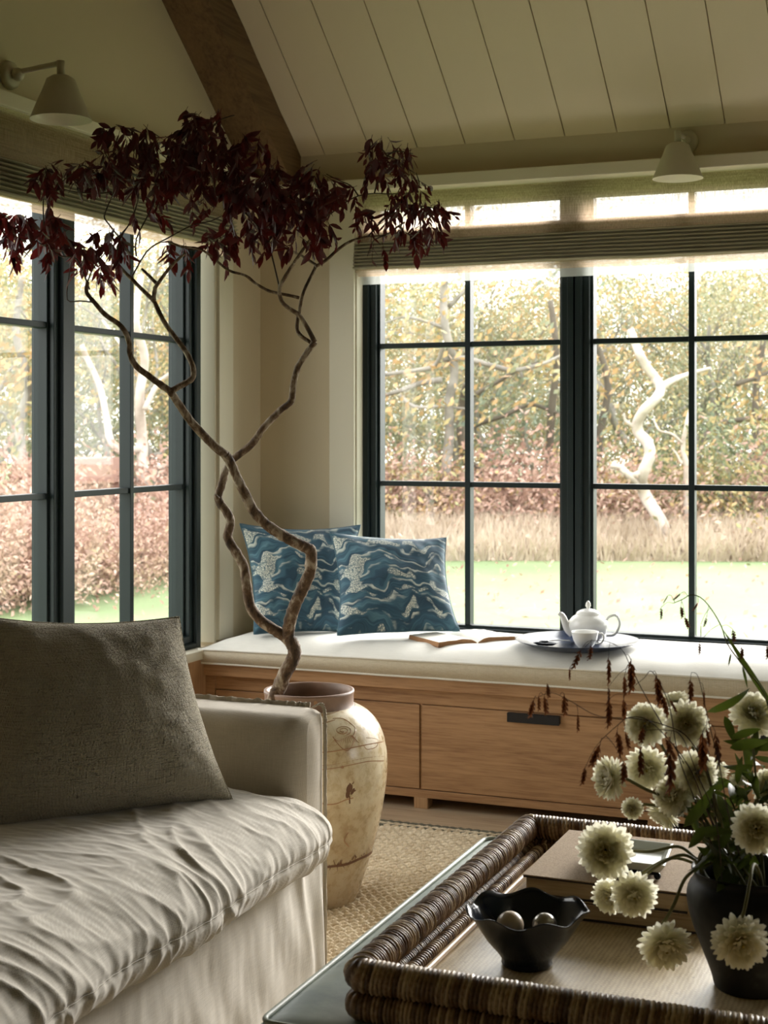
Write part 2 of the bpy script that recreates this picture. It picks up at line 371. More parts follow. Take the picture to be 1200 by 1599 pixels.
m = Mat('tree_bark', (.3, .27, .22), .9); f = m.noise(m.coord(), 3, 5); m.color(m.ramp(f, [(.35, (.13, .12, .10)), (.65, (.32, .30, .27))])); TBARK = m.m
m = Mat('pale_bark', (.7, .6, .52), .9); f = m.noise(m.coord(), 5, 5); m.color(m.ramp(f, [(.35, (.34, .29, .25)), (.65, (.52, .46, .41))])); PBARK = m.m
DRYG = leafmat('dry_grass_blades', [(.38, .30, .22), (.50, .41, .32), (.57, .49, .39)], None, .3)
# ================================================================ the room
XL, YB, XR, YF = -2.56, 5.04, 3.2, -2.6               # inner wall faces
GY, GXL = 5.15, -2.63                                 # glass planes
floor = MB()
rr = random.Random(3); y = YF
while y < YB + .1:                                     # long boards running along X with small gaps
    x = XL - .1 - rr.random()
    while x < XR:
        L = 1.4 + rr.random() * 1.2
        floor.box(max(x, XL - .1), min(x + L - .002, XR + .1), y, y + .1385, -.02, 0); x += L
    y += .14
floor.box(XL - .1, XR + .1, YF, YB + .1, -.06, -.019)
struct(floor.build('floor', FLOORM, smooth=False))
ZC, SL = 2.283, .80
def ceil_z(y): return ZC + (YB - y) * SL
RIDGE = 1.22
# wall_back: openings u ranges; z .50 to 2.13
bo = (onY(553, 700, YB).x, 1.155, .50, 2.13)
wb = MB()
wb.box(XL - .15, bo[0], YB, YB + .16, -.1, 2.5).box(bo[1], XR + .15, YB, YB + .16, -.1, 2.5).box(bo[0], bo[1], YB, YB + .16, -.1, bo[2]).box(bo[0], bo[1], YB, YB + .16, bo[3], 2.5)
struct(wb.build('wall_back', PAINT, smooth=False))
lo = (2.955, 4.690, .475, 2.12)
wl = MB()
wl.box(XL - .15, XL, YF - .1, lo[0], -.1, 2.13).box(XL - .15, XL, lo[1], YB + .16, -.1, 2.13).box(XL - .15, XL, lo[0], lo[1], -.1, lo[2]).box(XL - .15, XL, lo[0], lo[1], lo[3] - .01, 2.13)
wl.poly([(XL, YF - .1, 2.13), (XL, YB + .16, 2.13), (XL, YB + .16, ceil_z(YB + .16)), (XL, RIDGE, ceil_z(RIDGE)), (XL, YF - .1, ceil_z(2 * RIDGE - YF + .1))][::-1])
struct(wl.build('wall_left', PAINT, smooth=False))
wr = MB(); ro = (3.4, 4.5, .8, 1.9)  # unseen opening added to bring side daylight onto the sofa front
wr.box(XR, XR + .15, YF - .1, ro[0], -.1, 2.13).box(XR, XR + .15, ro[1], YB + .16, -.1, 2.13).box(XR, XR + .15, ro[0], ro[1], -.1, ro[2]).box(XR, XR + .15, ro[0], ro[1], ro[3], 2.13)
wr.poly([(XR, YF - .1, 2.13), (XR, YB + .16, 2.13), (XR, YB + .16, ceil_z(YB + .16)), (XR, RIDGE, ceil_z(RIDGE)), (XR, YF - .1, ceil_z(2 * RIDGE - YF + .1))])
struct(wr.build('wall_right', DARKWALL, smooth=False))
wf = MB(); wf.box(XL - .15, XR + .15, YF - .16, YF, -.1, 2.3); struct(wf.build('wall_front', DARKWALL, smooth=False))
# ceiling boards: real boards with nickel gaps, running up the slope
cb = MB(); pitch = onY(883, 215, YB).x - onY(804, 215, YB).x; x0 = onY(804, 215, YB).x
nrm = Vector((0, SL, 1)).normalized()
k = -6
while x0 + k * pitch < XR + .1:
    a, b = x0 + k * pitch + .0022, x0 + (k + 1) * pitch - .0022
    if b > XL - .05:
        for (ya, yb_) in ((YB + .02, RIDGE),):
            pa, pb = Vector((0, ya, ceil_z(ya))), Vector((0, yb_, ceil_z(yb_))); n = len(cb.v)
            for off in (0, .014):
                for p, xx in ((pa, a), (pa, b), (pb, b), (pb, a)): cb.v.append(Vector((xx, p.y, p.z)) + nrm * off)
            cb.f += [(n, n+3, n+2, n+1), (n+4, n+5, n+6, n+7)] + [(n+i, n+(i+1) % 4, n+4+(i+1) % 4, n+4+i) for i in range(4)]
    k += 1
for (ya, yb_) in ((YB + .165, RIDGE), (RIDGE, YF - .2)):
    za = ceil_z(ya); zb = ceil_z(yb_) if yb_ >= RIDGE else ceil_z(RIDGE) - (RIDGE - yb_) * SL
    o = .014 if ya > RIDGE else 0
    cb.poly([(XL - .2, ya, za + o + .004), (XR + .2, ya, za + o + .004), (XR + .2, yb_, zb + o + .004), (XL - .2, yb_, zb + o + .004)])
    cb.poly([(XL - .2, ya, za + .12), (XR + .2, ya, za + .12), (XR + .2, yb_, zb + .12), (XL - .2, yb_, zb + .12)])
struct(cb.build('ceiling', CEILP, smooth=False))
# rafter beam in the corner of gable wall and slope
bm = MB(); xb = onY(470, 240, YB).x; n = 0
pa, pb = Vector((0, YB + .02, ceil_z(YB + .02))), Vector((0, RIDGE, ceil_z(RIDGE)))
NB = 40
for i in range(NB + 1):
    p = pa.lerp(pb, i / NB); w1, w2 = .004 * nz(i * .7), .004 * nz(i * .5, 4)
    for off, xx in ((0, XL - .01), (0, xb + w1), (-.135 + w2, xb + w1), (-.135 + w2, XL - .01)): bm.v.append(Vector((xx, p.y, p.z)) + nrm * off)
for i in range(NB):
    for k in range(4): bm.f.append((i*4+k, i*4+(k+1) % 4, i*4+4+(k+1) % 4, i*4+4+k))
bm.f += [(3, 2, 1, 0), (NB*4, NB*4+1, NB*4+2, NB*4+3)]
o = bm.build('ceiling_beam', BEAM, smooth=False); struct(o); o['label'] = 'rough brown oak rafter running up the corner of the white sloped ceiling'
# continuous ledge trim over both windows
t = MB().box(XL, XR, YB - .075, YB, 2.127, 2.170); struct(t.build('trim_1', TRIMP, smooth=False, bevel=.003))
t = MB().box(XL, XL + .075, YF, YB - .075, 2.140, 2.183); struct(t.build('trim_2', TRIMP, smooth=False, bevel=.003))
# casings beside and stools under the openings
t = MB(); t.box(bo[0] - .095, bo[0] + .006, YB - .014, YB + .05, .5, 2.127); t.box(bo[0], bo[0] + .012, YB, YB + .10, .5, 2.127)
struct(t.build('trim_3', TRIMP, smooth=False, bevel=.002))
t = MB(); t.box(XL - .03, XL + .014, lo[1], lo[1] + .105, .5, 2.14); t.box(XL - .10, XL, lo[1] - .012, lo[1] + .002, .49, 2.13)
struct(t.build('trim_4', TRIMP, smooth=False, bevel=.002))
t = MB().box(XL - .10, XL + .035, lo[0] - .1, 4.60, .455, .487); struct(t.build('trim_5', TRIMP, smooth=False, bevel=.003))
t = MB().box(XL, XL + .022, lo[0] - .1, 4.575, 0, .455); struct(t.build('trim_6', OAKZ, smooth=False, bevel=.002))
t = MB().box(XL, XR, YB - .016, YB, 0, .12); struct(t.build('baseboard_back', TRIMP, smooth=False, bevel=.002))
# windows: u runs along the wall, w is outward
def window(idx, frameM, u0, u1, z0, z1, face, ncol=2, nrow=3, first=False, last=False):
    "u0..u1, z0..z1: the glass; face(u, w, z) -> world"
    r = thing('window_%d' % idx, None, None, face((u0 + u1) / 2, 0, z0), kind='structure')
    def bx(mb, a, b, c, d, e, f):
        n = len(mb.v)
        for z in (e, f):
            for u, ww in ((a, c), (b, c), (b, d), (a, d)): mb.v.append(face(u, ww, z))
        mb.f += [(n, n+3, n+2, n+1), (n+4, n+5, n+6, n+7)] + [(n+i, n+(i+1) % 4, n+4+(i+1) % 4, n+4+i) for i in range(4)]
    g = .0665
    def ring(mb, o, i, w0, w1):                       # rectangular ring from glass+o to glass+i
        bx(mb, u0 - o, u0 - i, w0, w1, z0 - o, z1 + o); bx(mb, u1 + i, u1 + o, w0, w1, z0 - o, z1 + o)
        bx(mb, u0 - i, u1 + i, w0, w1, z0 - o, z0 - i); bx(mb, u0 - i, u1 + i, w0, w1, z1 + i, z1 + o)
    fr = MB(); ring(fr, g, .036, -.055, .06); ring(fr, .048, .034, -.047, .05)
    fr.build('window_frame', frameM, r, False, .002)
    sa = MB(); ring(sa, .034, .010, -.040, .03); ring(sa, .012, 0, -.022, .03)
    sa.build('sash', frameM, r, False, .0025)
    for c in range(1, ncol):
        u = lerp(u0, u1, c / ncol); mu = MB(); bx(mu, u - .0105, u + .0105, -.026, .018, z0, z1); mu.build('muntin', frameM, r, False, .002)
    for c in range(1, nrow):
        z = lerp(z0, z1, c / nrow); mu = MB(); bx(mu, u0, u1, -.020, .018, z - .0095, z + .0095); mu.build('muntin', frameM, r, False, .002)
    gm = MB(); n = 0; bx(gm, u0 - .004, u1 + .004, .008, .012, z0 - .004, z1 + .004); gm.build('glass', GLASS, r, False)
    return r
zb0, zb1 = .540, 2.082
ub = lambda px: onY(px, 700, GY).x
fb = lambda u, w_, z: Vector((u, GY + w_, z))
a1, a2 = ub(597.5), ub(872) + .012
b1 = ub(929.5); b2 = b1 + (a2 - a1)
window(1, DARKW, a1, a2, zb0, zb1, fb)
window(2, DARKW, b1, b2, zb0, zb1, fb)
c1 = b2 + (b1 - a2); window(3, DARKW, c1, c1 + (a2 - a1), zb0, zb1, fb)
c2 = c1 + (a2 - a1) + (b1 - a2); window(3 + 3, DARKW, c2, c2 + (a2 - a1), zb0, zb1, fb)
fl = lambda u, w_, z: Vector((GXL - w_, u, z))
y1 = onX(278, 700, GXL).y; yb1 = onX(64, 700, GXL).y; W_ = a2 - a1; y0 = yb1 + .130
window(4, DARKW, y0, y1, zb0, zb1, fl)
window(5, DARKW, yb1 - W_, yb1, zb0, zb1, fl)
# ---------------------------------------------------------------- roman shades
def shade(name_label, p0, p1, out, ztop, zfold, zbot, zdbl, group=None, liner=True, seed=0):
    "p0,p1: ends (x,y) at wall level; out: unit vector into the room"
    p0 = Vector((*p0, 0)); p1 = Vector((*p1, 0)); out = Vector((*out, 0)); L = (p1 - p0).length
    r = thing('roman_shade', name_label, 'window shade', tuple((p0 + p1) / 2 + Vector((0, 0, ztop))))
    nu = 90
    def cloth(u, z, o): 
        ww = .0035 * nz(u * L * 2.2 + seed, z * 5) * (1 if z < ztop - .03 else .2)
        return p0.lerp(p1, u) + out * (o + ww) + Vector((0, 0, z))
    MB().grid(nu, 20, lambda u, v: cloth(u, lerp(ztop, zfold - .02, v), .010 + .012 * math.sin(PI * v))).build('shade_panel', SHEER, r)
    MB().grid(nu, 8, lambda u, v: cloth(u, lerp(zdbl, zbot + .03, v), -.006)).build('shade_back_layer', FOLDM, r)
    # stacked folds: a column of rounded pleats
    nf = 8; prof = []
    for i in range(nf):
        za = lerp(zfold, zbot + .022, i / nf); zb = lerp(zfold, zbot + .022, (i + 1) / nf)
        for k in range(6):
            t_ = k / 6; prof.append((.014 + .0020 * i + .021 * math.sin(PI * min(1, t_ * 1.15)) ** .6 * (1 if t_ < .87 else 0), lerp(za, zb, t_)))
    prof.append((.014, zbot + .022))
    def fold(u, v):
        k = v * (len(prof) - 1); i = min(int(k), len(prof) - 2); a, b = prof[i], prof[i + 1]; t_ = k - i
        z = lerp(a[1], b[1], t_); sag = (.004 * nz(u * L * 1.3 + seed, 9) + .0025 * nz(u * L * 5, seed)) * v
        return p0.lerp(p1, u) + out * (lerp(a[0], b[0], t_)) + Vector((0, 0, z + sag))
    MB().grid(nu, len(prof) - 1, fold).build('fold_stack', FOLDM, r)
    def hem(u, v):
        sag = (.004 * nz(u * L * 1.3 + seed, 9) + .0025 * nz(u * L * 5, seed)); a = v * 1.5 * PI
        return p0.lerp(p1, u) + out * (.021 + .008 * math.sin(a)) + Vector((0, 0, zbot + .028 + sag - .030 * v))
    MB().grid(nu, 6, hem).build('hem', SHEER, r)
    if liner: MB().grid(30, 2, lambda u, v: p0.lerp(p1, u) + out * (-.004) + Vector((0, 0, lerp(zbot + .08, zbot - .030, v)))).build('shade_lining', LINER, r)
    return r
xs0 = onY(557, 430, 5.055).x
shade('cream woven roman shade half lowered over the window with bench', (xs0, 5.066), (1.15, 5.066), (0, -1), 2.127, 1.950, 1.824, 1.994, seed=3)
ys1 = onX(362, 410, -2.50).y
shade('shadowed woven roman shade over the window behind the sofa', (-2.512, 2.90), (-2.512, ys1), (1, 0), 2.14, 2.000, 1.872, 2.125, liner=False, seed=11)
# ---------------------------------------------------------------- wall lamps
def wall_lamp(label, plate, shade_c, zb_, r0, wall_out):
    r = thing('wall_lamp', label, 'lamp', plate)
    plate = Vector(plate); out = Vector(wall_out); c = Vector(shade_c)
    q = Vector((0, 0, 1)).rotation_difference(out).to_matrix().to_4x4()
    bp = MB().lathe([(.0001, .0), (.040, 0), (.041, .006), (.038, .016), (.03, .021), (.0001, .022)], 32)
    bp.v = [plate + q @ v for v in bp.v]; bp.build('back_plate', LAMPP, r)
    kn = MB().ball(plate + out * .035, .019, 14); kn.build('swivel_joint', LAMPP, r)
    H_ = .118; ztop = zb_ + H_
    top = c.copy(); top.z = ztop + .030
    a = MB().tube([plate + out * .03, plate + out * .05 + Vector((0, 0, .008)), top + Vector((0, 0, .004)) - (top - plate).normalized() * .03, top + Vector((0, 0, .004))], [.008, .0075, .0075, .009], 12); a.build('arm', LAMPP, r)
    MB().tube([top + Vector((0, 0, .01)), (c.x, c.y, ztop - .004)], [.011, .011], 14).build('stem', LAMPP, r)
    prof = [(.0001, ztop), (r0 * .30, ztop - .001), (r0 * .46, ztop - .010), (r0 * .60, zb_ + H_ * .66), (r0 * .80, zb_ + H_ * .34), (r0, zb_)]
    inn = [(r0, zb_), (r0 * .965, zb_), (r0 * .765, zb_ + H_ * .34), (r0 * .565, zb_ + H_ * .66), (r0 * .40, ztop - .016), (.0001, ztop - .010)]
    MB().lathe(prof, 48, (c.x, c.y, 0)).build('lamp_shade', LAMPP, r)
    MB().lathe(inn, 48, (c.x, c.y, 0)).build('shade_lining', LAMPI, r)
    MB().ball((c.x, c.y, zb_ + .045), .026, 16).tube([(c.x, c.y, zb_ + .06), (c.x, c.y, ztop - .01)], .014, 12).build('bulb', WHITE_CER, r)
sc_ = P(1059, 279, 4.86); pl = onY(1073, 222, YB)
wall_lamp('small cream cone wall lamp on the wall above the bench window', (pl.x, YB, pl.z), (sc_.x, sc_.y, 0), sc_.z, .0825, (0, -1, 0))
sc_ = P(95, 187, 3.97); pl = onX(12, 118, XL)
wall_lamp('cream cone wall lamp on swing arm on the gable wall near the branches', (XL, pl.y, pl.z), (sc_.x, sc_.y, 0), sc_.z, .0825, (1, 0, 0))
# ================================================================ window bench
BF = 4.58
bench = thing('window_bench', 'long oak bench cabinet with drawers under the back window', 'bench', (-.7, 4.8, 0))
XE = 1.45
MB().box(XL + .002, XE, BF - .022, YB - .02, .395, .435).build('bench_top', OAK, bench, False, .003)
cs = MB().box(XL + .003, XE, BF + .012, YB - .02, .036, .395)
cs.box(XL + .003, -2.505, BF, BF + .02, .036, .395); cs.box(-2.505, XE, BF + .004, BF + .02, .346, .395); cs.box(-2.505, XE, BF, BF + .02, .036, .0625)
for xd in (-1.7335, -.953, -.173, .607): cs.box(xd - .0035, xd + .0035, BF + .006, BF + .02, .06, .35)
cs.build('carcass', OAK, bench, False, .0015)
for xd in (-2.53, -1.7335, -.953, -.173, .607, 1.42): MB().box(xd - .024, xd + .024, BF, BF + .05, 0, .037).build('foot', OAKZ, bench, False, .0015)
for i, (xa, xb_) in enumerate(((-2.502, -1.7375), (-1.7295, -.957), (-.949, -.177), (-.169, .603), (.611, 1.40))):
    d = MB().box(xa, xb_, BF - .001, BF + .018, .0655, .3435).build('drawer', OAK, bench, False, .0015)
    xm = (xa + xb_) / 2
    MB().box(xm - .087, xm + .087, BF - .016, BF - .0005, .316, .3425).box(xm - .087, xm + .087, BF - .0165, BF - .012, .312, .3425).build('handle', BLACK, d, False, .0015)
# bench cushion
def softbox(mb, x0, x1, y0, y1, z0, zedge, zc, n=(120, 50), pin=.03, wob=.003, seed=0, taper=1):
    "flat cushion: top crown zc above a welt line zedge; returns edge loop"
    def top(u, v):
        s, t = 2 * u - 1, 2 * v - 1
        x = lerp(x0, x1, u); y = lerp(y0, y1, v)
        e = (1 - abs(s) ** (2 * (x1 - x0) / .18)) if abs(s) < 1 else 0
        e2 = (1 - abs(t) ** 5) if abs(t) < 1 else 0
        h = (max(0, e) ** .55) * (max(0, e2) ** .55)
        return (x, y, zedge + (zc - zedge) * h + wob * nz(x * 5, y * 7, seed) * h * 1.6 + wob * .5 * nz(x * 17, y * 13, seed))
    mb.grid(n[0], n[1], top)
cush = thing('bench_cushion', 'long cream linen seat cushion on the oak window bench', 'cushion', (-.7, 4.8, .435))
cx0, cx1, cy0, cy1 = XL + .012, XE - .01, 4.535, YB - .012
mb = MB()
def edge_y(x): return cy0 + .004 * nz(x * 4, 3) + .0025 * nz(x * 11)
def zw(x): return .489 + .012 * min(1, max(0, (x + 2.5) / 1.3)) + .002 * nz(x * 6, 1)
def ctop(u, v):
    x = lerp(cx0, cx1, u ** 1.0); fy = edge_y(x); y = lerp(fy, cy1, v); t = v
    ex = min(1, (x - cx0) / .16); hx = math.sin(ex * PI / 2) ** .7
    hy = math.sin(min(1, t / .28) * PI / 2) ** .8 * (math.sin(min(1, (1 - t) / .10) * PI / 2) ** .5 * .35 + .65)
    tuft = .0045 * nz(x * 9, y * 9, 2) * hy + .003 * nz(x * 22, y * 6, 5) * (1 - t) 
    return (x, y, zw(x) + .040 * hx * hy + tuft)
mb.grid(260, 44, ctop)
o = mb.build('cushion_top', CUSHM, cush)
def side(u, v):
    x = lerp(cx0, cx1, u); b = math.sin(v * PI) * .010
    return (x, edge_y(x) - b + .012 * v * v, lerp(zw(x), .4365, v))
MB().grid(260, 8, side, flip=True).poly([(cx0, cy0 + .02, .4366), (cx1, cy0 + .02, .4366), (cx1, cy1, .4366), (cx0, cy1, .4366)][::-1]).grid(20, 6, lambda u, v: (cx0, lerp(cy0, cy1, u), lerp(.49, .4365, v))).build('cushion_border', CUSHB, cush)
pts = [(lerp(cx0, cx1, i / 260), edge_y(lerp(cx0, cx1, i / 260)) - .002, zw(lerp(cx0, cx1, i / 260))) for i in range(261)]
MB().tube(pts, .0042, 6).build('piping', CUSHM, cush)
pts = [(lerp(cx0, cx1, i / 260), edge_y(lerp(cx0, cx1, i / 260)) + .007, .4405) for i in range(261)]
MB().tube(pts, .0040, 6).build('piping', CUSHM, cush)
# pillows -------------------------------------------------
def pillow(r, TL, TR, BR, BL, T, mat, name='cover', n=56, pinch=.05, seed=0, wr=.004, out=None, uvflip=False, slump=0):
    TL, TR, BR, BL = map(Vector, (TL, TR, BR, BL))
    nrm_ = ((TR - TL).cross(TL - BL)).normalized()
    if nrm_.dot(Vector((0, 0, EYE)) - (TL + BR) / 2) < 0: nrm_ = -nrm_
    def pos(u, v, side_):
        s, t = 2 * u - 1, 2 * v - 1
        s2 = s * (1 - pinch * (1 - t * t)); t2 = t * (1 - pinch * (1 - s * s) * (1.0 if t > 0 else .35))
        a, b = (s2 + 1) / 2, (t2 + 1) / 2
        p = BL.lerp(BR, a).lerp(TL.lerp(TR, a), b)
        h = ((1 - abs(s) ** 2.2) * (1 - abs(t) ** 2.2)); h = max(0, h) ** .52
        h *= 1 + slump * (-t) * .5
        wk = wr * (nz(u * 5 + seed, v * 5, side_) + .6 * nz(u * 12 + seed, v * 12, side_)) * min(1, h * 2.2)
        cor = (abs(s) * abs(t)) ** 6
        return p + nrm_ * side_ * (T * h + wk + .002) 
    f = MB().grid(n, n, lambda u, v: pos(u, v, 1), uv=True)
    f.build(name, mat, r)
    MB().grid(n, n, lambda u, v: pos(u, v, -1), uv=True, flip=True).build('back_' + name, mat, r)
    edge = [pos(i / 40, 0, 0) for i in range(40)] + [pos(1, i / 40, 0) for i in range(40)] + [pos(1 - i / 40, 1, 0) for i in range(40)] + [pos(0, 1 - i / 40, 0) for i in range(40)]
    MB().tube(edge, .0032, 6, closed=True).build('seam', mat, r)
    return r
pL = thing('throw_pillow', 'blue wave pattern pillow tucked in the bench corner behind the other', 'pillow', tuple(P(470, 988, 5.3)), 'blue pillows on the bench')
pillow(pL, P(375, 818, 5.30), P(563, 820, 5.40), P(548, 986, 5.30), P(397, 990, 5.16), .075, BLUE, seed=2, pinch=.11, wr=.006)
pR = thing('throw_pillow', 'blue wave pattern pillow leaning in front beside the open book', 'pillow', tuple(P(620, 988, 5.2)), 'blue pillows on the bench')
pillow(pR, P(516, 831, 5.24), P(697, 840, 5.29), P(718, 985, 5.13), P(527, 992, 5.02), .080, BLUE, seed=8, pinch=.11, wr=.006)
# open book -----------------------------------------------
bk = thing('open_book', 'open book with white pages and brown edges lying on the cushion', 'book', (-1.66, 4.80, .530))
ang = math.radians(50); ux = Vector((math.cos(ang), math.sin(ang), 0)); uy = Vector((-math.sin(ang), math.cos(ang), 0)); o0 = Vector((-1.665, 4.80, .531))
Wb, Hb = .150, .205
def leafprof(t): return .004 + .020 * math.sin(min(1, t / .35) * PI / 2) ** .8 * (1 - .35 * t)
for sgn in (-1, 1):
    def pg(u, v, sgn=sgn): return o0 + ux * (sgn * u * Wb) + uy * ((v - .5) * Hb) + Vector((0, 0, leafprof(u) + .0015 * nz(u * 6, v * 5, sgn)))
    MB().grid(24, 10, pg, flip=sgn < 0).build('page', WHITEP if 'WHITEP' in globals() else plain('paper', (.86, .83, .74), .8), bk)
    ed = MB()
    for v in (0, 1): ed.grid(24, 3, lambda u, w_, v=v: o0 + ux * (sgn * u * Wb) + uy * ((v - .5) * Hb) + Vector((0, 0, lerp(.002, leafprof(u) + .0015 * nz(u * 6, v * 5, sgn), w_))))
    ed.grid(10, 3, lambda u, w_: o0 + ux * (sgn * (Wb + .003 * (1 - w_))) + uy * ((u - .5) * Hb) + Vector((0, 0, lerp(.002, leafprof(1), w_))))
    ed.build('page_block', plain('brown_page_edges', (.30, .15, .06), .75, .3, 90), bk)
MB().box(-Wb - .004, Wb + .004, -Hb / 2 - .003, Hb / 2 + .003, -.001, .002, Matrix.Translation(o0) @ Matrix.Rotation(ang, 4, 'Z')).build('book_cover', plain('book_cover_brown', (.16, .07, .03), .6), bk, False)
# navy tray, teapot, cup, spoon ----------------------------
tc_ = P(902, 995, 4.86); tz = .534
tr = thing('round_tray', 'dark navy round lacquer tray carrying the white teapot on the cushion', 'tray', (tc_.x, tc_.y, tz))
MB().lathe([(.0001, tz), (.10, tz), (.155, tz + .012), (.203, tz + .030), (.205, tz + .032), (.200, tz + .032), (.150, tz + .0195), (.10, tz + .0165), (.0001, tz + .0165)], 72, (tc_.x, tc_.y, 0)).build('tray_dish', NAVYT, tr)
tp_ = P(919, 1000, 4.90); z0 = tz + .0165
tpt = thing('teapot', 'small white porcelain teapot standing on the navy round tray', 'teapot', (tp_.x, tp_.y, z0))
c3 = (tp_.x, tp_.y, z0)
MB().lathe([(.0001, 0), (.034, 0), (.036, .004), (.044, .012), (.060, .034), (.066, .055), (.064, .070), (.052, .084), (.040, .091), (.038, .093), (.0001, .093)], 48, c3).build('pot_body', WHITE_CER, tpt)
lid = MB().lathe([(.040, .090), (.041, .093), (.036, .101), (.022, .108), (.008, .111), (.0001, .111)], 40, c3).build('lid', WHITE_CER, tpt)
MB().lathe([(.004, .109), (.005, .113), (.009, .120), (.0075, .129), (.003, .136), (.0001, .1375)], 20, c3).build('knob', WHITE_CER, lid)
dl = RT; cc = Vector(c3)
def off(dx, dz, dy=0): return cc + dl * dx + Vector((0, 0, dz)) + FW * dy
MB().tube(smoothpath([off(-.050, .030), off(-.068, .046), off(-.078, .070), off(-.086, .088), off(-.098, .096)], 5), [.017, .0168, .016, .0155, .015, .0142, .0135, .013, .0125, .012, .0115, .011, .0105, .010, .0095, .009, .0085, .008, .0075, .007, .0065][:21], 16).build('spout', WHITE_CER, tpt)
MB().tube(smoothpath([off(.056, .066), off(.070, .084), off(.092, .088), off(.104, .066), .5 * (off(.1, .04) + off(.098, .044)), off(.084, .024), off(.060, .022)], 6), .0048, 10).build('handle', WHITE_CER, tpt)
cp = P(914, 1003, 4.74); c4 = (cp.x, cp.y, z0 + .003)
cup = thing('teacup', 'small white porcelain cup on the navy tray in front of the teapot', 'cup', c4)
MB().lathe([(.0001, 0), (.020, 0), (.021, .003), (.030, .012), (.038, .028), (.0435, .052), (.0445, .054), (.0425, .053), (.036, .028), (.026, .010), (.0001, .007)], 40, c4).build('cup_body', WHITE_CER, cup)
cc = Vector(c4); MB().tube(smoothpath([off(.040, .046), off(.056, .046), off(.060, .030), off(.050, .016), off(.032, .014)], 5), .003, 8).build('handle', WHITE_CER, cup)
sp_ = P(852, 1000, 4.80)
def tl(loc, sx1, sy1, h, M_): return None
sp0 = thing('small_dish', 'small dark leaf shaped dish on the left of the navy tray', 'dish', (sp_.x, sp_.y, z0 + .003))
def dishf(i, a, r_, z_):
    return r_ * (1.0 / math.sqrt((math.cos(a - .15) / 1.0) ** 2 + (math.sin(a - .15) / .52) ** 2)), z_
MB().lathe([(.0001, 0), (.026, 0), (.040, .007), (.0415, .0085), (.038, .007), (.024, .0025), (.0001, .002)], 40, (sp_.x, sp_.y, z0 + .004), dishf).build('dish_body', DARKCER, sp0)
sq = P(858, 996, 4.83); sq.z = z0 + .012
spn = thing('spoon', 'thin dark spoon resting across the small dish on the navy tray', 'spoon', tuple(sq))
ch = lambda a, b, c_=0: sq + RT * a + FW * b + Vector((0, 0, c_))
MB().tube([ch(.0, .0, .002), ch(.03, .004, .004), ch(.07, .009, .001)], [.0022, .0016, .0022], 8).build('spoon_handle', plain('silver', (.6, .6, .58), .3, 0, Metallic=1), spn)
MB().ball(sq + RT * -.016, .017, 16, (1, .62, .25)).build('spoon_bowl', DARKCER, spn)
# ================================================================ jar and branch
jc = FW * 3.93 + RT * ((483 - CXP) / FPX * 3.93); JZ = 0.006
JP = [(0, 0), (.118, 0), (.126, .004), (.139, .04), (.160, .105), (.182, .18), (.198, .26), (.2065, .33), (.2065, .385), (.199, .43), (.182, .47), (.158, .497), (.134, .512), (.122, .517), (.1175, .524), (.1175, .545), (.1205, .555)]
def jr(z):
    for (r0_, z0_), (r1, z1) in zip(JP[1:], JP[2:]):
        if z0_ <= z <= z1: return lerp(r0_, r1, (z - z0_) / (z1 - z0_))
    return JP[-1][0]
jar = thing('clay_jar', 'tall aged cream glazed jar with brown brushwork holding the branch', 'jar', (jc.x, jc.y, JZ))
def jf(i, a, r_, z_): return r_ * (1 + .008 * nz(math.cos(a) * 1.2, math.sin(a) * 1.2, z_ * 4)), z_
sm = [(p.x, max(0, p.y)) for p in smoothpath([(a, b, 0) for a, b in JP[1:14]], 4)]
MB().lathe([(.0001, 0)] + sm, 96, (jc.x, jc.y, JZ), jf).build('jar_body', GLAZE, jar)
MB().lathe([(.1215, .517), (.1185, .522), (.1180, .544), (.1205, .552), (.1195, .5575), (.114, .5585), (.1085, .555), (.1065, .54), (.108, .52)], 96, (jc.x, jc.y, JZ)).build('jar_rim', JRIM, jar)
MB().lathe([(.108, .522), (.112, .50), (.15, .47), (.19, .40), (.19, .30), (.15, .12), (.11, .03), (.0001, .03)], 64, (jc.x, jc.y, JZ)).build('jar_inside', JINS, jar)
def onjar(px, py):
    d = 3.75
    dirv = ray(px) + Vector((0, 0, -(py - HOR) / FPX)); o_ = Vector((0, 0, EYE))
    for k in range(60):
        p = o_ + dirv * d; rad = math.hypot(p.x - jc.x, p.y - jc.y); d = min(3.93, d + (rad - jr(max(0, min(.55, p.z - JZ))) - .0012) * .7)
    p = o_ + dirv * d; q = Vector((p.x - jc.x, p.y - jc.y, 0)).normalized() * (jr(max(0, min(.55, p.z - JZ))) + .0014)   # never off the glaze
    return Vector((jc.x + q.x, jc.y + q.y, p.z))
def stroke(mb, pts, wpx, closed=False):
    "a brush stroke lying on the glaze, width in mm"
    q = [onjar(*p) for p in pts]
    m_ = len(q)
    for i, p in enumerate(q):
        t_ = (q[min(i + 1, m_ - 1)] - q[max(i - 1, 0)]).normalized(); n_ = Vector((p.x - jc.x, p.y - jc.y, 0)).normalized(); s_ = t_.cross(n_).normalized()
        w_ = (wpx[i] if hasattr(wpx, '__len__') else wpx) * .0007
        mb.v += [p + s_ * w_, p - s_ * w_]
    n0 = len(mb.v) - 2 * m_
    for i in range(m_ - 1): mb.f.append((n0+2*i, n0+2*i+1, n0+2*i+3, n0+2*i+2))
def sp2d(pts, n=5): return [(p.x, p.y) for p in smoothpath([(a, b, 0) for a, b in pts], n)]
bd = MB()   # the bird on its twig
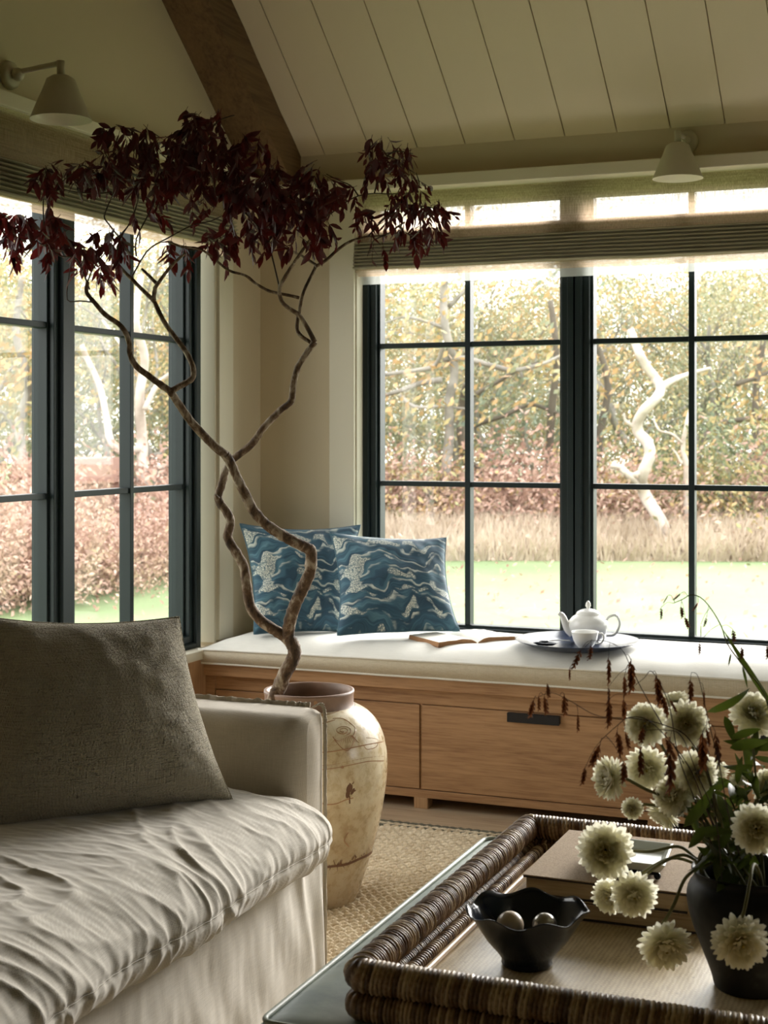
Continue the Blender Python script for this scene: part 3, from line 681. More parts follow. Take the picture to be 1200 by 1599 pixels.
def blob(mb, pts):
    q = [onjar(*p) for p in pts]; c_ = sum(q, Vector()) / len(q); c_ = onjar(*(sum(p[k] for p in pts) / len(pts) for k in (0, 1)))
    n0 = len(mb.v); mb.v += q + [c_]
    for i in range(len(q)): mb.f.append((n0 + i, n0 + (i + 1) % len(q), n0 + len(q)))
def ell(cx_, cy_, a, b, rot=0, n=14): return [(cx_ + a*math.cos(t_)*math.cos(rot) - b*math.sin(t_)*math.sin(rot), cy_ + a*math.cos(t_)*math.sin(rot) + b*math.sin(t_)*math.cos(rot)) for t_ in [2*PI*i/n for i in range(n)]]
blob(bd, ell(549, 1221, 4.2, 4.0)); blob(bd, ell(546, 1231, 4.5, 8, .35)); blob(bd, ell(543.5, 1240, 3.2, 7, .2)); blob(bd, ell(551, 1236, 2.2, 6, .5))
stroke(bd, [(546, 1243), (546.5, 1255)], 3); stroke(bd, [(548, 1238), (556, 1234)], 2.5)
bd.build('painted_bird', PAINTED, jar)
tw = MB(); stroke(tw, sp2d([(494, 1250), (508, 1256), (525, 1255), (540, 1249), (552, 1246)]), 2.2); tw.build('painted_twig', PAINTED2, jar)
br = MB(); stroke(br, sp2d([(496, 1356), (518, 1353), (540, 1350), (560, 1342), (578, 1333), (592, 1320), (598, 1308)]), 4.5)
rj = random.Random(2)
for i in range(34):
    t_ = rj.random(); bx_, by_ = lerp(500, 597, t_), lerp(1356, 1312, t_ ** 1.8); s_ = rj.choice((-1, 1))
    stroke(br, [(bx_, by_), (bx_ + rj.uniform(-4, 5), by_ + s_ * rj.uniform(4, 10))], [2.2, .6])
br.build('painted_branch', PAINTED, jar)
scr = MB()
sw = [(536 + (2 + .95 * k * .5) * math.cos(k * .55), 1141 + (1.4 + .5 * k * .5) * math.sin(k * .55)) for k in range(26)]
stroke(scr, sw, 1.6)
stroke(scr, sp2d([(520, 1122), (535, 1122), (548, 1130), (556, 1140), (550, 1152)]), 1.5)
for i in range(16): 
    a = -2.6 + i * .35; stroke(scr, [(538 + 14 * math.cos(a * .5 + PI / 2), 1152 + 4 * math.sin(a)), (538 + 24 * math.cos(a * .5 + PI / 2), 1162 + 3 * math.sin(a))], [1.4, .5])
stroke(scr, sp2d([(520, 1150), (528, 1162), (540, 1172), (548, 1168), (556, 1150)]), 1.4)
stroke(scr, sp2d([(572, 1152), (590, 1155), (588, 1166), (574, 1170), (568, 1164)]), 1.2)
stroke(scr, sp2d([(497, 1131), (510, 1128), (524, 1124)]), 1.5); stroke(scr, [(497, 1137), (503, 1136)], 1.5)
scr.build('painted_scroll', PAINTED2, jar)
rg = MB()
for (ya, yb_, w_) in ((1175.5, 1158, 1.7), (1202, 1188, 1.5), (1196, 1181, .8)):
    stroke(rg, sp2d([(496, ya), (520, ya - 2), (546, ya - 7), (575, ya - 13), (600, yb_)]), w_)
stroke(rg, sp2d([(497, 1118), (515, 1115), (530, 1110)]), 1.2); blob(rg, ell(535, 1198, 2.6, 2.2)); blob(rg, ell(493, 1098, 3, 3.5))
rg.build('painted_rings', PAINTED2, jar)
sp_ = MB()
stroke(sp_, sp2d([(544, 1300), (538, 1312), (545, 1322)]), 2.2)
sp_.build('painted_curl', PAINTED2, jar)
# ---------------------------------------------------------------- the branch
tree = thing('branch', 'tall crooked branch with dark maroon leaves standing in the clay jar', 'branch', (jc.x - .06, jc.y - .05, .30))
TP = {}
def T(px, py, dd=0): return P(px, py, 3.90 + dd)
def limb(pts, r0, r1, d0=0, d1=0, n=4, rough_=.16, mat=None, mb=None, seed=0):
    q = [T(x, y, lerp(d0, d1, i / (len(pts) - 1))) for i, (x, y) in enumerate(pts)]
    q = smoothpath(q, n); m_ = len(q); rs = [lerp(r0, r1, i / (m_ - 1)) * (1 + .10 * nz(i * .9, seed)) for i in range(m_)]
    mb.tube(q, rs, 12, True, lambda i, k: 1 + rough_ * nz(i * .8, k * 1.1, seed + 5)); return q
tk = MB()
limb([(420, 1130), (430, 1088), (437, 1073), (446, 1050), (457, 1030), (460, 1016), (455, 1003), (450, 996)], .0195, .0175, -.04, 0, seed=1, mb=tk, n=6)
tk.ball(T(450, 996), .019, 12)
limb([(450, 996), (452, 975), (461, 945), (475, 915), (485, 890), (486, 862), (480, 856), (462, 847), (440, 835), (415, 818), (396, 797), (385, 775), (372, 750), (360, 722), (352, 710)], .0170, .0120, 0, -.12, seed=2, mb=tk, n=6)
limb([(352, 710), (330, 692), (300, 660), (280, 632), (266, 611)], .0115, .0095, -.12, -.2, seed=3, mb=tk, n=6)
limb([(450, 998), (434, 987), (409, 970), (392, 948), (386, 919), (381, 885), (368, 861), (356, 839), (360, 816), (354, 799), (341, 779), (347, 756), (353, 734), (360, 720)], .0150, .0100, 0, .06, seed=4, mb=tk, n=6)
limb([(360, 720), (372, 711), (394, 693), (412, 668), (438, 641), (455, 626), (458, 603), (465, 574), (478, 553), (492, 534)], .0100, .0078, .06, .0, seed=5, mb=tk, n=5)
tk.tube([T(341, 779, .02), T(336, 772, .02)], [.006, .003], 8)
tk.build('trunk', BARK, tree)
tb = MB()
limb([(266, 611), (250, 600), (234, 588), (212, 571), (203, 552), (202, 535), (190, 510), (165, 492), (150, 475), (142, 466), (135, 455), (137, 440)], .0088, .0045, -.2, -.25, seed=6, mb=tb)
limb([(266, 611), (285, 601), (301, 590), (301, 572), (292, 552), (278, 532), (260, 508), (246, 482), (240, 470), (222, 452), (205, 435), (190, 420), (183, 410)], .0080, .0042, -.2, -.1, seed=7, mb=tb)
limb([(240, 470), (242, 452), (246, 444), (262, 422), (276, 407), (290, 395)], .006, .003, -.15, -.18, seed=8, mb=tb)
limb([(246, 444), (232, 430), (222, 420)], .005, .003, -.15, -.12, seed=9, mb=tb)
limb([(492, 534), (480, 512), (467, 492), (452, 482), (440, 470), (437, 450), (450, 425), (460, 410), (470, 395), (486, 372)], .0068, .0035, 0, -.1, seed=10, mb=tb)
limb([(486, 535), (470, 524), (464, 512), (467, 490), (473, 460), (483, 437), (493, 416), (488, 410), (468, 398), (440, 385), (420, 378)], .0055, .0030, .02, .1, seed=11, mb=tb)
limb([(467, 465), (450, 461), (422, 455), (400, 443), (383, 430), (357, 422), (330, 400), (310, 388), (285, 385), (265, 378)], .0045, .0025, 0, -.1, seed=12, mb=tb)
limb([(493, 416), (510, 406), (530, 388), (550, 376), (575, 370), (603, 367), (620, 355), (632, 347)], .0048, .0022, .02, .1, seed=13, mb=tb)
tb.build('branches', BARK, tree)
tg = MB()
def twig(pts, r=.0022, d=0): limb(pts, r, r * .55, d, d + .05, 3, .1, None, tg, seed=len(tg.v))
for pts in ([(183, 410), (187, 372), (205, 345), (217, 303), (205, 296), (193, 290), (180, 285)], [(187, 372), (170, 350), (163, 338), (170, 318), (177, 300), (180, 262), (165, 240), (175, 220)], [(213, 400), (213, 373), (232, 335), (246, 308), (260, 295), (275, 282), (285, 255)],
            [(246, 308), (243, 285), (240, 262)], [(205, 435), (230, 392), (262, 372), (300, 352), (330, 345), (360, 330)], [(262, 378), (300, 390), (332, 384), (356, 376), (372, 372)],
            [(137, 440), (145, 420), (160, 400), (172, 385)], [(150, 472), (125, 470), (105, 468), (108, 430), (112, 405)], [(140, 452), (120, 405), (95, 400), (72, 385), (48, 372), (25, 350), (0, 332), (-25, 320)], [(72, 385), (68, 340), (68, 300), (72, 270), (68, 262)],
            [(486, 372), (500, 345), (515, 335), (540, 316), (560, 306), (585, 302), (610, 303), (640, 302)], [(585, 302), (590, 285), (602, 262), (605, 243), (588, 225)], [(605, 243), (620, 250), (635, 262), (648, 270)], [(605, 243), (620, 236), (645, 240)],
            [(575, 370), (592, 350), (610, 335), (640, 326), (665, 322), (690, 330)], [(603, 367), (590, 372), (582, 378), (574, 400)], [(420, 378), (400, 350), (380, 330), (360, 310)], [(420, 378), (430, 350), (445, 320), (460, 290)], [(486, 372), (480, 340), (470, 310), (480, 280)],
            [(437, 450), (425, 400), (415, 360), (400, 330), (390, 290), (360, 262), (340, 240)], [(285, 255), (300, 235), (320, 215), (310, 190), (295, 178)], [(320, 215), (340, 190), (358, 182), (366, 180)], [(180, 285), (150, 272), (130, 258), (115, 270), (95, 285)], [(165, 240), (158, 218), (160, 206)],
            [(175, 300), (150, 302), (120, 300), (95, 296), (70, 305)], [(560, 306), (548, 290), (530, 282), (510, 272)], [(640, 302), (655, 290), (650, 270)]):
    twig(pts)
tg.build('twigs', TWIG, tree)
lv = MB(); rl = random.Random(5)
def leaf(mb, base, dirv, side_, L, Wd, curl=.2):
    dirv = dirv.normalized(); side_ = (side_ - dirv * side_.dot(dirv)).normalized(); up = dirv.cross(side_)
    n0 = len(mb.v)
    for i, (t_, w_) in enumerate(((0, .05), (.22, .75), (.5, 1), (.78, .62), (1, .03))):
        c_ = base + dirv * (L * t_) + up * (curl * L * t_ * t_)
        mb.v += [c_ - side_ * (Wd * w_) + up * (Wd * .35 * w_), c_, c_ + side_ * (Wd * w_) + up * (Wd * .35 * w_)]
    for i in range(4):
        a = n0 + i * 3; mb.f += [(a, a+1, a+4, a+3), (a+1, a+2, a+5, a+4)]
DN = Vector((0, 0, -1))
def spray(px, py, d, ln=9, L=.045, ang=None, droop=.75):
    "a compound leaf: midrib with paired leaflets"
    b = T(px, py, d); a = rl.uniform(0, 2 * PI) if ang is None else ang
    h = (RT * math.cos(a) + FW * math.sin(a) * .8); droop = rl.uniform(.25, .95); g = (h * (1 - droop) + DN * droop * rl.uniform(.5, 1.1)).normalized()
    n_ = rl.randint(max(3, ln - 3), ln); ml = .010 * n_ * rl.uniform(.8, 1.15); sd_ = g.cross(Vector((rl.uniform(-1, 1), rl.uniform(-1, 1), rl.uniform(-.4, .4)))).normalized()
    q = [b + g * (ml * k / n_) + DN * (.012 * (k / n_) ** 2) for k in range(n_ + 1)]
    lv.tube(q, .0008, 3, False)
    for k in range(1, n_ + 1):
        for s_ in ((-1, 1) if k < n_ else (0,)):
            if rl.random() < .18: continue
            dv = g * rl.uniform(.4, .9) + sd_ * s_ * rl.uniform(.4, .9) + DN * rl.uniform(.1, .9) + Vector((rl.uniform(-.3, .3),) * 3)
            LL = L * rl.uniform(.4, 1.25)
            leaf(lv, q[k], dv, Vector((rl.uniform(-1, 1), rl.uniform(-1, 1), rl.uniform(-1, 1))), LL, LL * rl.uniform(.13, .23), rl.uniform(-.25, .35))
CL = [(222, 232, 46, 28, 15), (250, 262, 60, 34, 20), (292, 232, 36, 36, 15), (262, 290, 50, 28, 10), (322, 225, 36, 32, 13), (345, 262, 40, 36, 13), (330, 305, 36, 34, 9), (305, 190, 22, 14, 4), (355, 182, 14, 6, 1),
      (390, 285, 40, 34, 11), (372, 345, 32, 34, 8), (425, 300, 38, 28, 10), (440, 345, 45, 36, 14), (408, 370, 26, 28, 5), (470, 300, 28, 28, 7), (498, 288, 28, 26, 7), (505, 345, 24, 32, 7), (470, 370, 20, 24, 5),
      (530, 300, 18, 22, 5), (550, 320, 14, 22, 3), (590, 268, 22, 18, 8), (592, 228, 14, 8, 4), (632, 242, 18, 6, 3), (634, 262, 16, 12, 3), (642, 298, 24, 14, 5), (630, 322, 30, 14, 9), (668, 330, 26, 12, 9), (650, 362, 32, 16, 10), (590, 350, 22, 12, 3), (590, 385, 16, 12, 1),
      (400, 240, 26, 16, 4), (425, 262, 18, 12, 3), (175, 215, 16, 10, 3), (155, 262, 34, 14, 7), (110, 275, 34, 14, 6), (165, 285, 24, 12, 4), (72, 292, 8, 26, 5), (60, 350, 40, 14, 7), (20, 352, 34, 12, 8), (30, 385, 30, 14, 4), (75, 385, 14, 28, 5), (100, 370, 18, 18, 4), (150, 385, 30, 26, 9), (185, 395, 22, 28, 6), (155, 430, 22, 16, 4), (205, 345, 16, 8, 1), (270, 392, 22, 8, 3), (325, 375, 20, 14, 2), (348, 380, 10, 20, 2), (385, 240, 20, 20, 2), (232, 340, 16, 6, 1)]
for cx_, cy_, a_, b_, n_ in CL:
    for k in range(int(n_ * 1.6 + .5)):
        th = rl.uniform(0, 2 * PI); rr_ = math.sqrt(rl.random())
        spray(cx_ + a_ * rr_ * math.cos(th), cy_ - 14 + b_ * rr_ * math.sin(th), rl.uniform(-.22, .22), 6, .042 if cx_ < 560 else .034)
lv.build('leaves', MLEAF, tree)
# ================================================================ rug
RZ = .010
rug = thing('jute_rug', 'braided natural jute rug with dark edge braids under jar and ottoman', 'rug', (-.4, 2.6, 0))
YR = 4.365
def rugz(x, y):
    row = (YR - y) / .0190; f = row - math.floor(row); ph = (math.floor(row) % 2) * .5
    h = math.sin(PI * f) ** .7
    c_ = abs(math.sin(PI * (x / .029 + ph + (f - .5) * 1.2 * (1 if int(math.floor(row)) % 2 else -1)))) ** .6
    return .002 + .017 * h * (.15 + .85 * c_) + .002 * nz(x * 5, y * 5)
MB().grid(330, 560, lambda u, v: (lerp(-1.75, -.60, u), lerp(2.2, YR - .066, v), rugz(lerp(-1.75, -.60, u), lerp(2.2, YR - .066, v)))).build('braided_field', JUTE, rug)
def braid(mb, x0, x1, y, r=.010, z=.009, pitch=.026, n=2):
    for s_ in range(n + 1):
        L = int((x1 - x0) / .0045); ph = s_ * 2 * PI / (n + 1)
        mb.tube([(lerp(x0, x1, i / L), y + r * .62 * math.sin(2 * PI * (lerp(x0, x1, i / L)) / pitch / 1.0 + ph), z + r * .22 * math.cos(4 * PI * (lerp(x0, x1, i / L)) / pitch + ph)) for i in range(L + 1)], r * .42, 6)
a = MB(); braid(a, -1.9, .9, YR - .011); a.build('edge_braid', JUTED, rug)
a = MB(); braid(a, -1.9, .9, YR - .032); a.build('edge_braid', JUTE, rug)
a = MB(); braid(a, -1.9, .9, YR - .053); a.build('edge_braid', JUTED, rug)
MB().box(-2.0, 1.9, .6, YR - .05, .0005, .0045).box(-2.0, -1.75, .6, YR - .066, .004, .010).box(-.60, 1.9, .6, YR - .066, .004, .010).box(-1.75, -.6, .6, 2.2, .004, .010).build('rug_backing', JUTE, rug, False)
# ================================================================ sofa
sofa = thing('sofa', 'low slipcovered sofa in rumpled natural linen under the left window', 'sofa', (-1.85, 2.0, RZ))
AY0, AY1, AX, AZ = 2.935, 3.062, -1.398, .618
# arm: soft rounded slab
def arm():
    mb = MB(); N = 90; K = 60
    def prof(v):                                     # loop around the cross section in Y-Z (inner bottom -> top -> outer bottom)
        L1 = AZ - .03; W_ = AY1 - AY0; r_ = .034
        pts = [(AY0, .02), (AY0, AZ - r_)] + [(AY0 + r_ - r_ * math.cos(t), AZ - r_ + r_ * math.sin(t)) for t in (.3, .6, .9, 1.2, PI / 2)] + [(AY1 - .012, AZ + .004), (AY1 - .002, AZ - .004), (AY1, AZ - .02), (AY1, .02)]
        ds = [0]
        for a_, b_ in zip(pts, pts[1:]): ds.append(ds[-1] + math.hypot(b_[0]-a_[0], b_[1]-a_[1]))
        s_ = v * ds[-1]
        for i in range(len(pts) - 1):
            if s_ <= ds[i + 1] or i == len(pts) - 2:
                t_ = (s_ - ds[i]) / (ds[i+1] - ds[i]); return lerp(pts[i][0], pts[i+1][0], t_), lerp(pts[i][1], pts[i+1][1], t_)
    def f(u, v):
        y, z = prof(v); x = lerp(-2.38, AX, u); e = (x - (AX - .045)) / .045
        if e > 0:                                    # front end rounds on the inner side
            k = 1 - math.sqrt(max(0, 1 - e * e)); y = y + k * .034 * max(0, (AY1 - y) / (AY1 - AY0)) * 1.3; z = z - k * .012 * (z > .5)
        wv = .004 * nz(x * 4, z * 5, 1) + .0015 * nz(x * 16, z * 12, 2)
        if y < AY0 + .04: y += wv - .012 * math.exp(-((z - .50) / .07) ** 2) * .4
        return (x, y, z + .002 * nz(x * 12, y * 20, 3))
    mb.grid(N, K, f)
    def cap(u, v):
        p = Vector(f(1, v)); c_ = Vector((AX + .006 + .003 * nz(p.z * 8, 2, 7), (AY0 + .05 + AY1) / 2, min(p.z, AZ - .07))); q_ = p.lerp(c_, u); q_.x = AX + (c_.x - AX) * math.sin(u * PI / 2); return q_
    mb.grid(6, K, cap)
    return mb.build('arm', SOFA_SHADED, sofa)
arm_o = arm()
# ruffled flange along outer top edge and down the front corner
def ruffle(path, outv, wid, mat, parent, seed=0, amp=.006):
    q = smoothpath(path, 26); n_ = len(q)
    def f(u, v):
        k = u * (n_ - 1); i = min(int(k), n_ - 2); p = q[i].lerp(q[i + 1], k - i); s_ = u * 9 + seed
        o_ = Vector(outv(u)); w_ = amp * (nz(s_ * 3.1, seed) * 1.6 + .6 * nz(s_ * 9, seed + 3)) * v
        side_ = Vector((0, 1, 0)) if abs(o_.y) < .7 else Vector((1, 0, 0))
        return p + o_ * (wid * v * (1 + .25 * nz(s_ * 5, 3))) + side_ * w_
    return MB().grid(220, 4, f).build('flange_seam', mat, parent, solid=.003)
ruffle([(-2.35, AY1 - .008, AZ - .002), (-1.9, AY1 - .008, AZ - .001), (-1.6, AY1 - .006, AZ - .002), (AX - .03, AY1 - .004, AZ - .002)], lambda u: (0, .25, 1), .014, SOFA_SHADED, arm_o, 1)
ruffle([(AX - .03, AY1 - .004, AZ - .002), (AX - .008, AY1 - .003, AZ + .008), (AX + .002, AY1 - .002, AZ - .004), (AX + .003, AY1, AZ - .05), (AX + .003, AY1, .45), (AX + .003, AY1, .3), (AX + .003, AY1, .03)], lambda u: (.8, .25, .6 if u < .25 else 0), .009, SOFA_SHADED, arm_o, 5, .003)
MB().box(-2.44, -2.20, .86, AY1, RZ + .012, .78).build('sofa_back', SOFA, sofa, bevel=.05, seg=4)
MB().box(-2.20, -1.42, .86, AY0 + .02, RZ + .05, .285).build('sofa_base', SOFA, sofa, False)
MB().box(-2.35, -1.40, .76, .88, RZ + .012, AZ).build('near_arm', SOFA_SHADED, sofa, bevel=.03, seg=3)
for x_, y_ in ((-2.3, .95), (-2.3, 2.95), (-1.5, .95), (-1.5, 2.95)): MB().box(x_ - .03, x_ + .03, y_ - .03, y_ + .03, .0105, .07).build('foot', BLACK, sofa, False)
# skirt
def skirt(u, v):
    y = lerp(.86, AY1 - .004, u); z = lerp(.298, .018, v)
    fold = .016 * v * (1 - v * .3) * nz(y * 5 + 1.2 * v, .3 + z * 1.5, 4) + .006 * nz(y * 11 + z * 5, z * 6, 2) + .0012 * nz(y * 40, z * 14, 5)
    pleat = .010 * math.exp(-((y - (AY0 - .01 + .05 * v)) / .018) ** 2) * (1 - v) - .008 * math.exp(-((y - 2.99) / .02) ** 2) * v
    x = -1.392 + fold + pleat + .016 * v
    if y > AY1 - .03: x = lerp(x, AX + .004, (y - AY1 + .03) / .026)
    return (x, y, z)
MB().grid(420, 44, skirt).build('skirt', SOFA, sofa)
# seat cushion with wrinkles
cp_ = [(-2.28, .458), (-2.05, .468), (-1.85, .476), (-1.65, .478), (-1.52, .472), (-1.43, .458), (-1.365, .430), (-1.328, .395), (-1.320, .362), (-1.328, .330), (-1.352, .302), (-1.39, .288), (-1.45, .284)]
cq = [(p.x, p.y) for p in smoothpath([(a_, b_, 0) for a_, b_ in cp_], 6)]
ds = [0]
for a_, b_ in zip(cq, cq[1:]): ds.append(ds[-1] + math.hypot(b_[0]-a_[0], b_[1]-a_[1]))
TOT = ds[-1]
seam_s = next(ds[i] for i, p in enumerate(cq) if p[1] < .3605 and p[0] > -1.4)
def cprof(s_):
    for i in range(len(cq) - 1):
        if s_ <= ds[i + 1] or i == len(cq) - 2:
            t_ = (s_ - ds[i]) / (ds[i+1] - ds[i]); return Vector((lerp(cq[i][0], cq[i+1][0], t_), 0, lerp(cq[i][1], cq[i+1][1], t_))), Vector((-(cq[i+1][1]-cq[i][1]), 0, cq[i+1][0]-cq[i][0])).normalized()
def ridge(a_): return 1 - abs(a_) * 2.2
YC0 = .90
def cushp(u, v, extra=0):
    "u along Y, v along the profile"
    s_ = v * TOT; p, nn = cprof(s_); front = max(0, min(1, (p.x + 1.47) / .08)); ye = lerp(2.928, 2.985, front * front * (3 - 2 * front))
    y = lerp(YC0, ye, 1 - (1 - u) ** 1.25); e = (ye - y) / .085
    sc3 = 1
    if e < 1: sc3 = math.sqrt(max(0, 1 - (1 - e) ** 2)) ** .85
    q = Vector((p.x, y, p.z))
    q.z = lerp(.372, q.z, sc3); q.x = lerp(min(q.x, -1.36), q.x, sc3 * .75 + .25)
    # wrinkles: run from the back towards the front and down the face, fanning
    f_ = s_ * 1.0; yy = y + .10 * math.sin(f_ * 3.1) + .05 * nz(s_ * 3, y * 2, 8)
    wx_ = nz(y * 3, s_ * 4, 12) * .25; w1 = ridge(nz(yy * 7 + wx_ * 9, s_ * 3.2 + wx_ * 4, 1) * .85); w2 = ridge(nz(yy * 17 + 5 + wx_ * 6, s_ * 6, 6)); w3 = nz(yy * 4, s_ * 3.0, 2); am = .35 + 1.0 * max(0, .5 + nz(y * 2.3, s_ * 3, 33))
    zone = .35 + .65 * max(0, min(1, (s_ - .35) / .5))
    wv = am * (.0062 * max(0, w1) ** 3 + .0028 * max(0, w2) ** 2) * zone + .008 * w3 + .0012 * nz(y * 70, s_ * 30)
    gather = max(0, 1 - abs(s_ - seam_s) / .07); wv += gather * (.0035 * nz(y * 38, s_ * 6, 9) - .005 * max(0, 1 - abs(s_ - seam_s) / .010))
    return q + nn * (wv * min(1, sc3 * 1.2) + extra)
cu = MB().grid(620, 210, cushp); cuo = cu.build('seat_cushion', SOFA, sofa)
MB().tube([cushp(i / 500, seam_s / TOT, .0022) for i in range(501)], .0009, 6).build('seam', SOFA, cuo)
lp = thing('linen_pillow', 'large nubby olive beige linen pillow resting on the sofa seat', 'pillow', tuple(P(170, 1270, 3.05)))
pillow(lp, P(-22, 964, 3.06), P(279, 964, 3.24), P(362, 1247, 3.13), P(-55, 1306, 2.88), .100, PILLOWM, n=110, pinch=.075, seed=4, wr=.0045, slump=.5)
# ================================================================ ottoman and wicker tray
OX0, OX1, OY0, OY1, OZ = -.934, .30, 1.838, 2.84, .437
ot = thing('ottoman', 'grey green leather ottoman carrying the wicker tray in front of sofa', 'ottoman', (-.3, 2.34, RZ))
def ring_path(x0, x1, y0, y1, z, r, n=6, wob=0):
    pts = []
    for cx_, cy_, a0 in ((x1 - r, y1 - r, 0), (x0 + r, y1 - r, PI / 2), (x0 + r, y0 + r, PI), (x1 - r, y0 + r, 1.5 * PI)):
        for i in range(n + 1): a_ = a0 + PI / 2 * i / n; pts.append(Vector((cx_ + r * math.cos(a_), cy_ + r * math.sin(a_), z)))
    return pts
def resample(pts, step, closed=True):
    out = []; m_ = len(pts); carry = 0
    for i in range(m_ if closed else m_ - 1):
        a_, b_ = pts[i], pts[(i + 1) % m_]; L = (b_ - a_).length; s_ = carry
        while s_ < L: out.append(a_.lerp(b_, s_ / L)); s_ += step
        carry = s_ - L
    return out
def ottop(u, v):
    s_, t_ = 2*u-1, 2*v-1; h = (max(0, 1 - abs(s_) ** 26) * max(0, 1 - abs(t_) ** 26)) ** .5
    x, y = lerp(OX0, OX1, u), lerp(OY0, OY1, v); return (x, y, OZ - .010 + .009 * h - .0008 + .0012 * nz(x * 7, y * 7))
MB().grid(60, 60, ottop).build('ottoman_top', LEATH, ot)
ob = MB(); ob.box(OX0 + .002, OX1 - .002, OY0 + .002, OY1 - .002, .10, OZ - .012); ob.build('ottoman_body', LEATH, ot, False, .004)
MB().tube(ring_path(OX0, OX1, OY0, OY1, OZ - .0075, .02), .0042, 8, closed=True).build('welt', LEATHP, ot)
MB().tube(ring_path(OX0 + .001, OX1 - .001, OY0 + .001, OY1 - .001, .30, .02), .0038, 8, closed=True).build('welt', LEATHP, ot)
for x_, y_ in ((OX0 + .07, OY0 + .07), (OX0 + .07, OY1 - .07), (OX1 - .07, OY0 + .07), (OX1 - .07, OY1 - .07)): MB().tube([(x_, y_, RZ + .001), (x_, y_, .11)], [.018, .026], 16).build('leg', BEAM, ot)
wt = thing('wicker_tray', 'deep rectangular wicker tray with thick rope rim on the ottoman', 'tray', (-.4, 2.3, OZ))
TX0, TX1, TY0, TY1 = -.826, .02, 1.858, 2.732
rw = random.Random(9); NSEG = 16
def roll(name, z, r, inset, step=.0011, pitch=.0062, tw=2, amp=.10, mat=WICKER):
    pts = resample(ring_path(TX0 + inset + r, TX1 - inset - r, TY0 + inset + r, TY1 - inset - r, z, max(.004, .022 - r * .5)), step)
    lump = [rw.uniform(-1, 1) for _ in range(3000)]; big = .10 if name == 'upper_rope_rim' else 0
    side_ = [abs((pts[(i + 1) % len(pts)] - pts[i - 1]).y) > abs((pts[(i + 1) % len(pts)] - pts[i - 1]).x) for i in range(len(pts))]
    def fn(i, k):
        ph = i * step / pitch + tw * min(k, NSEG - k) * 2 / NSEG; c_ = int(ph); f = ph - c_
        b_ = 0
        if big and side_[i]:
            q_ = i * step / .030 + .9 * min(k, NSEG - k) * 2 / NSEG + .25 * nz(i * .01, 4); b_ = big * (abs(math.sin(PI * q_)) ** .5 - .75)
        return b_ + .930 + amp * math.sin(PI * f) ** .6 + .030 * lump[c_ % 3000] + .02 * nz(i * .03, k * .4)
    mb = MB().tube(pts, r, NSEG, closed=True, fn=fn)
    for i in range(len(pts)):
        for k in range(NSEG):
            ph = i * step / pitch + tw * min(k, NSEG - k) * 2 / NSEG; c_ = int(ph); mb.uv.append((ph - c_, .5 + .5 * lump[c_ % 3000]))
    return mb.build(name, mat, wt)
roll('lower_rope_rim', OZ + .0205, .0208, 0, pitch=.0060, tw=.25, amp=.13)
roll('upper_rope_rim', OZ + .0610, .0216, .0, pitch=.0068, tw=1.5, amp=.16)
roll('inner_braid', OZ + .030, .0085, .044, pitch=.0078, tw=1, amp=.34)
MB().tube(ring_path(TX0 + .066, TX1 - .066, TY0 + .066, TY1 - .066, OZ + .0225, .008), .0052, 10, closed=True).build('cane_edging', CANE, wt)
TF = OZ + .018
MB().box(TX0 + .03, TX1 - .03, TY0 + .03, TY1 - .03, OZ + .003, TF).build('tray_floor', TRAYF, wt, False)
# ---------------------------------------------------------------- books on the tray
def book(label, x0, x1, y0, y1, z0, z1, rot, spine='X'):
    cx_, cy_ = (x0 + x1) / 2, (y0 + y1) / 2; M_ = Matrix.Translation((cx_, cy_, 0)) @ Matrix.Rotation(rot, 4, 'Z') @ Matrix.Translation((-cx_, -cy_, 0))
    r = thing('book', label, 'book', (cx_, cy_, z0), 'tan cloth books on the wicker tray')
    c_ = .0034
    MB().box(x0, x1, y0, y1, z1 - c_ * .55, z1, M_).box(x0, x1, y0, y1, z0, z0 + c_ * .55, M_).box(x1 - .003, x1 + .001, y0, y1, z0, z1, M_).build('book_cover', BOOKC, r, False, .0006)
    MB().box(x0 + .0005, x1 - .002, y0 + .0005, y1 - .0005, z1 - c_ * 1.35, z1 - c_ * .56, M_).box(x0 + .0005, x1 - .002, y0 + .0005, y1 - .0005, z0 + c_ * .56, z0 + c_ * 1.35, M_).build('cover_lining', DARKEDGE, r, False)
    MB().box(x0 + .005, x1 - .004, y0 + .005, y1 - .005, z0 + c_, z1 - c_, M_).build('page_block', PAGES, r, False)
    return r
book('thick tan cloth book lying flat directly on the wicker tray floor', -.722, -.395, 2.338, 2.605, TF + .0003, TF + .0350, math.radians(1.2))
book('tan cloth book on top of the other, carrying the white dish', -.702, -.430, 2.326, 2.618, TF + .0354, TF + .0700, 0)
BT = TF + .0702
# little rectangular dish
q4 = [onZ(906, 1336, BT + .028), onZ(1039, 1352, BT + .028), onZ(1052, 1317, BT + .028), onZ(929, 1303, BT + .028)]
rd = thing('rectangular_dish', 'white rectangular dish with black base lying on the upper book', 'dish', tuple(sum(q4, Vector()) / 4 * Vector((1, 1, 1)).x if False else ((q4[0].x + q4[2].x) / 2, (q4[0].y + q4[2].y) / 2, BT)))
cen = sum(q4, Vector()) / 4
def quad(k, z): return [Vector((cen.x + (p.x - cen.x) * k, cen.y + (p.y - cen.y) * k, z)) for p in q4]
mb = MB(); loops = [quad(.80, BT + .012), quad(.86, BT + .013), quad(1.0, BT + .026), quad(1.0, BT + .028), quad(.94, BT + .0275), quad(.82, BT + .016), quad(.78, BT + .0155)]
for l_ in loops: mb.v += l_
for i in range(len(loops) - 1):
    for k in range(4): mb.f.append((i*4+k, i*4+(k+1) % 4, i*4+4+(k+1) % 4, i*4+4+k))
mb.f += [(3, 2, 1, 0), (24, 25, 26, 27)]
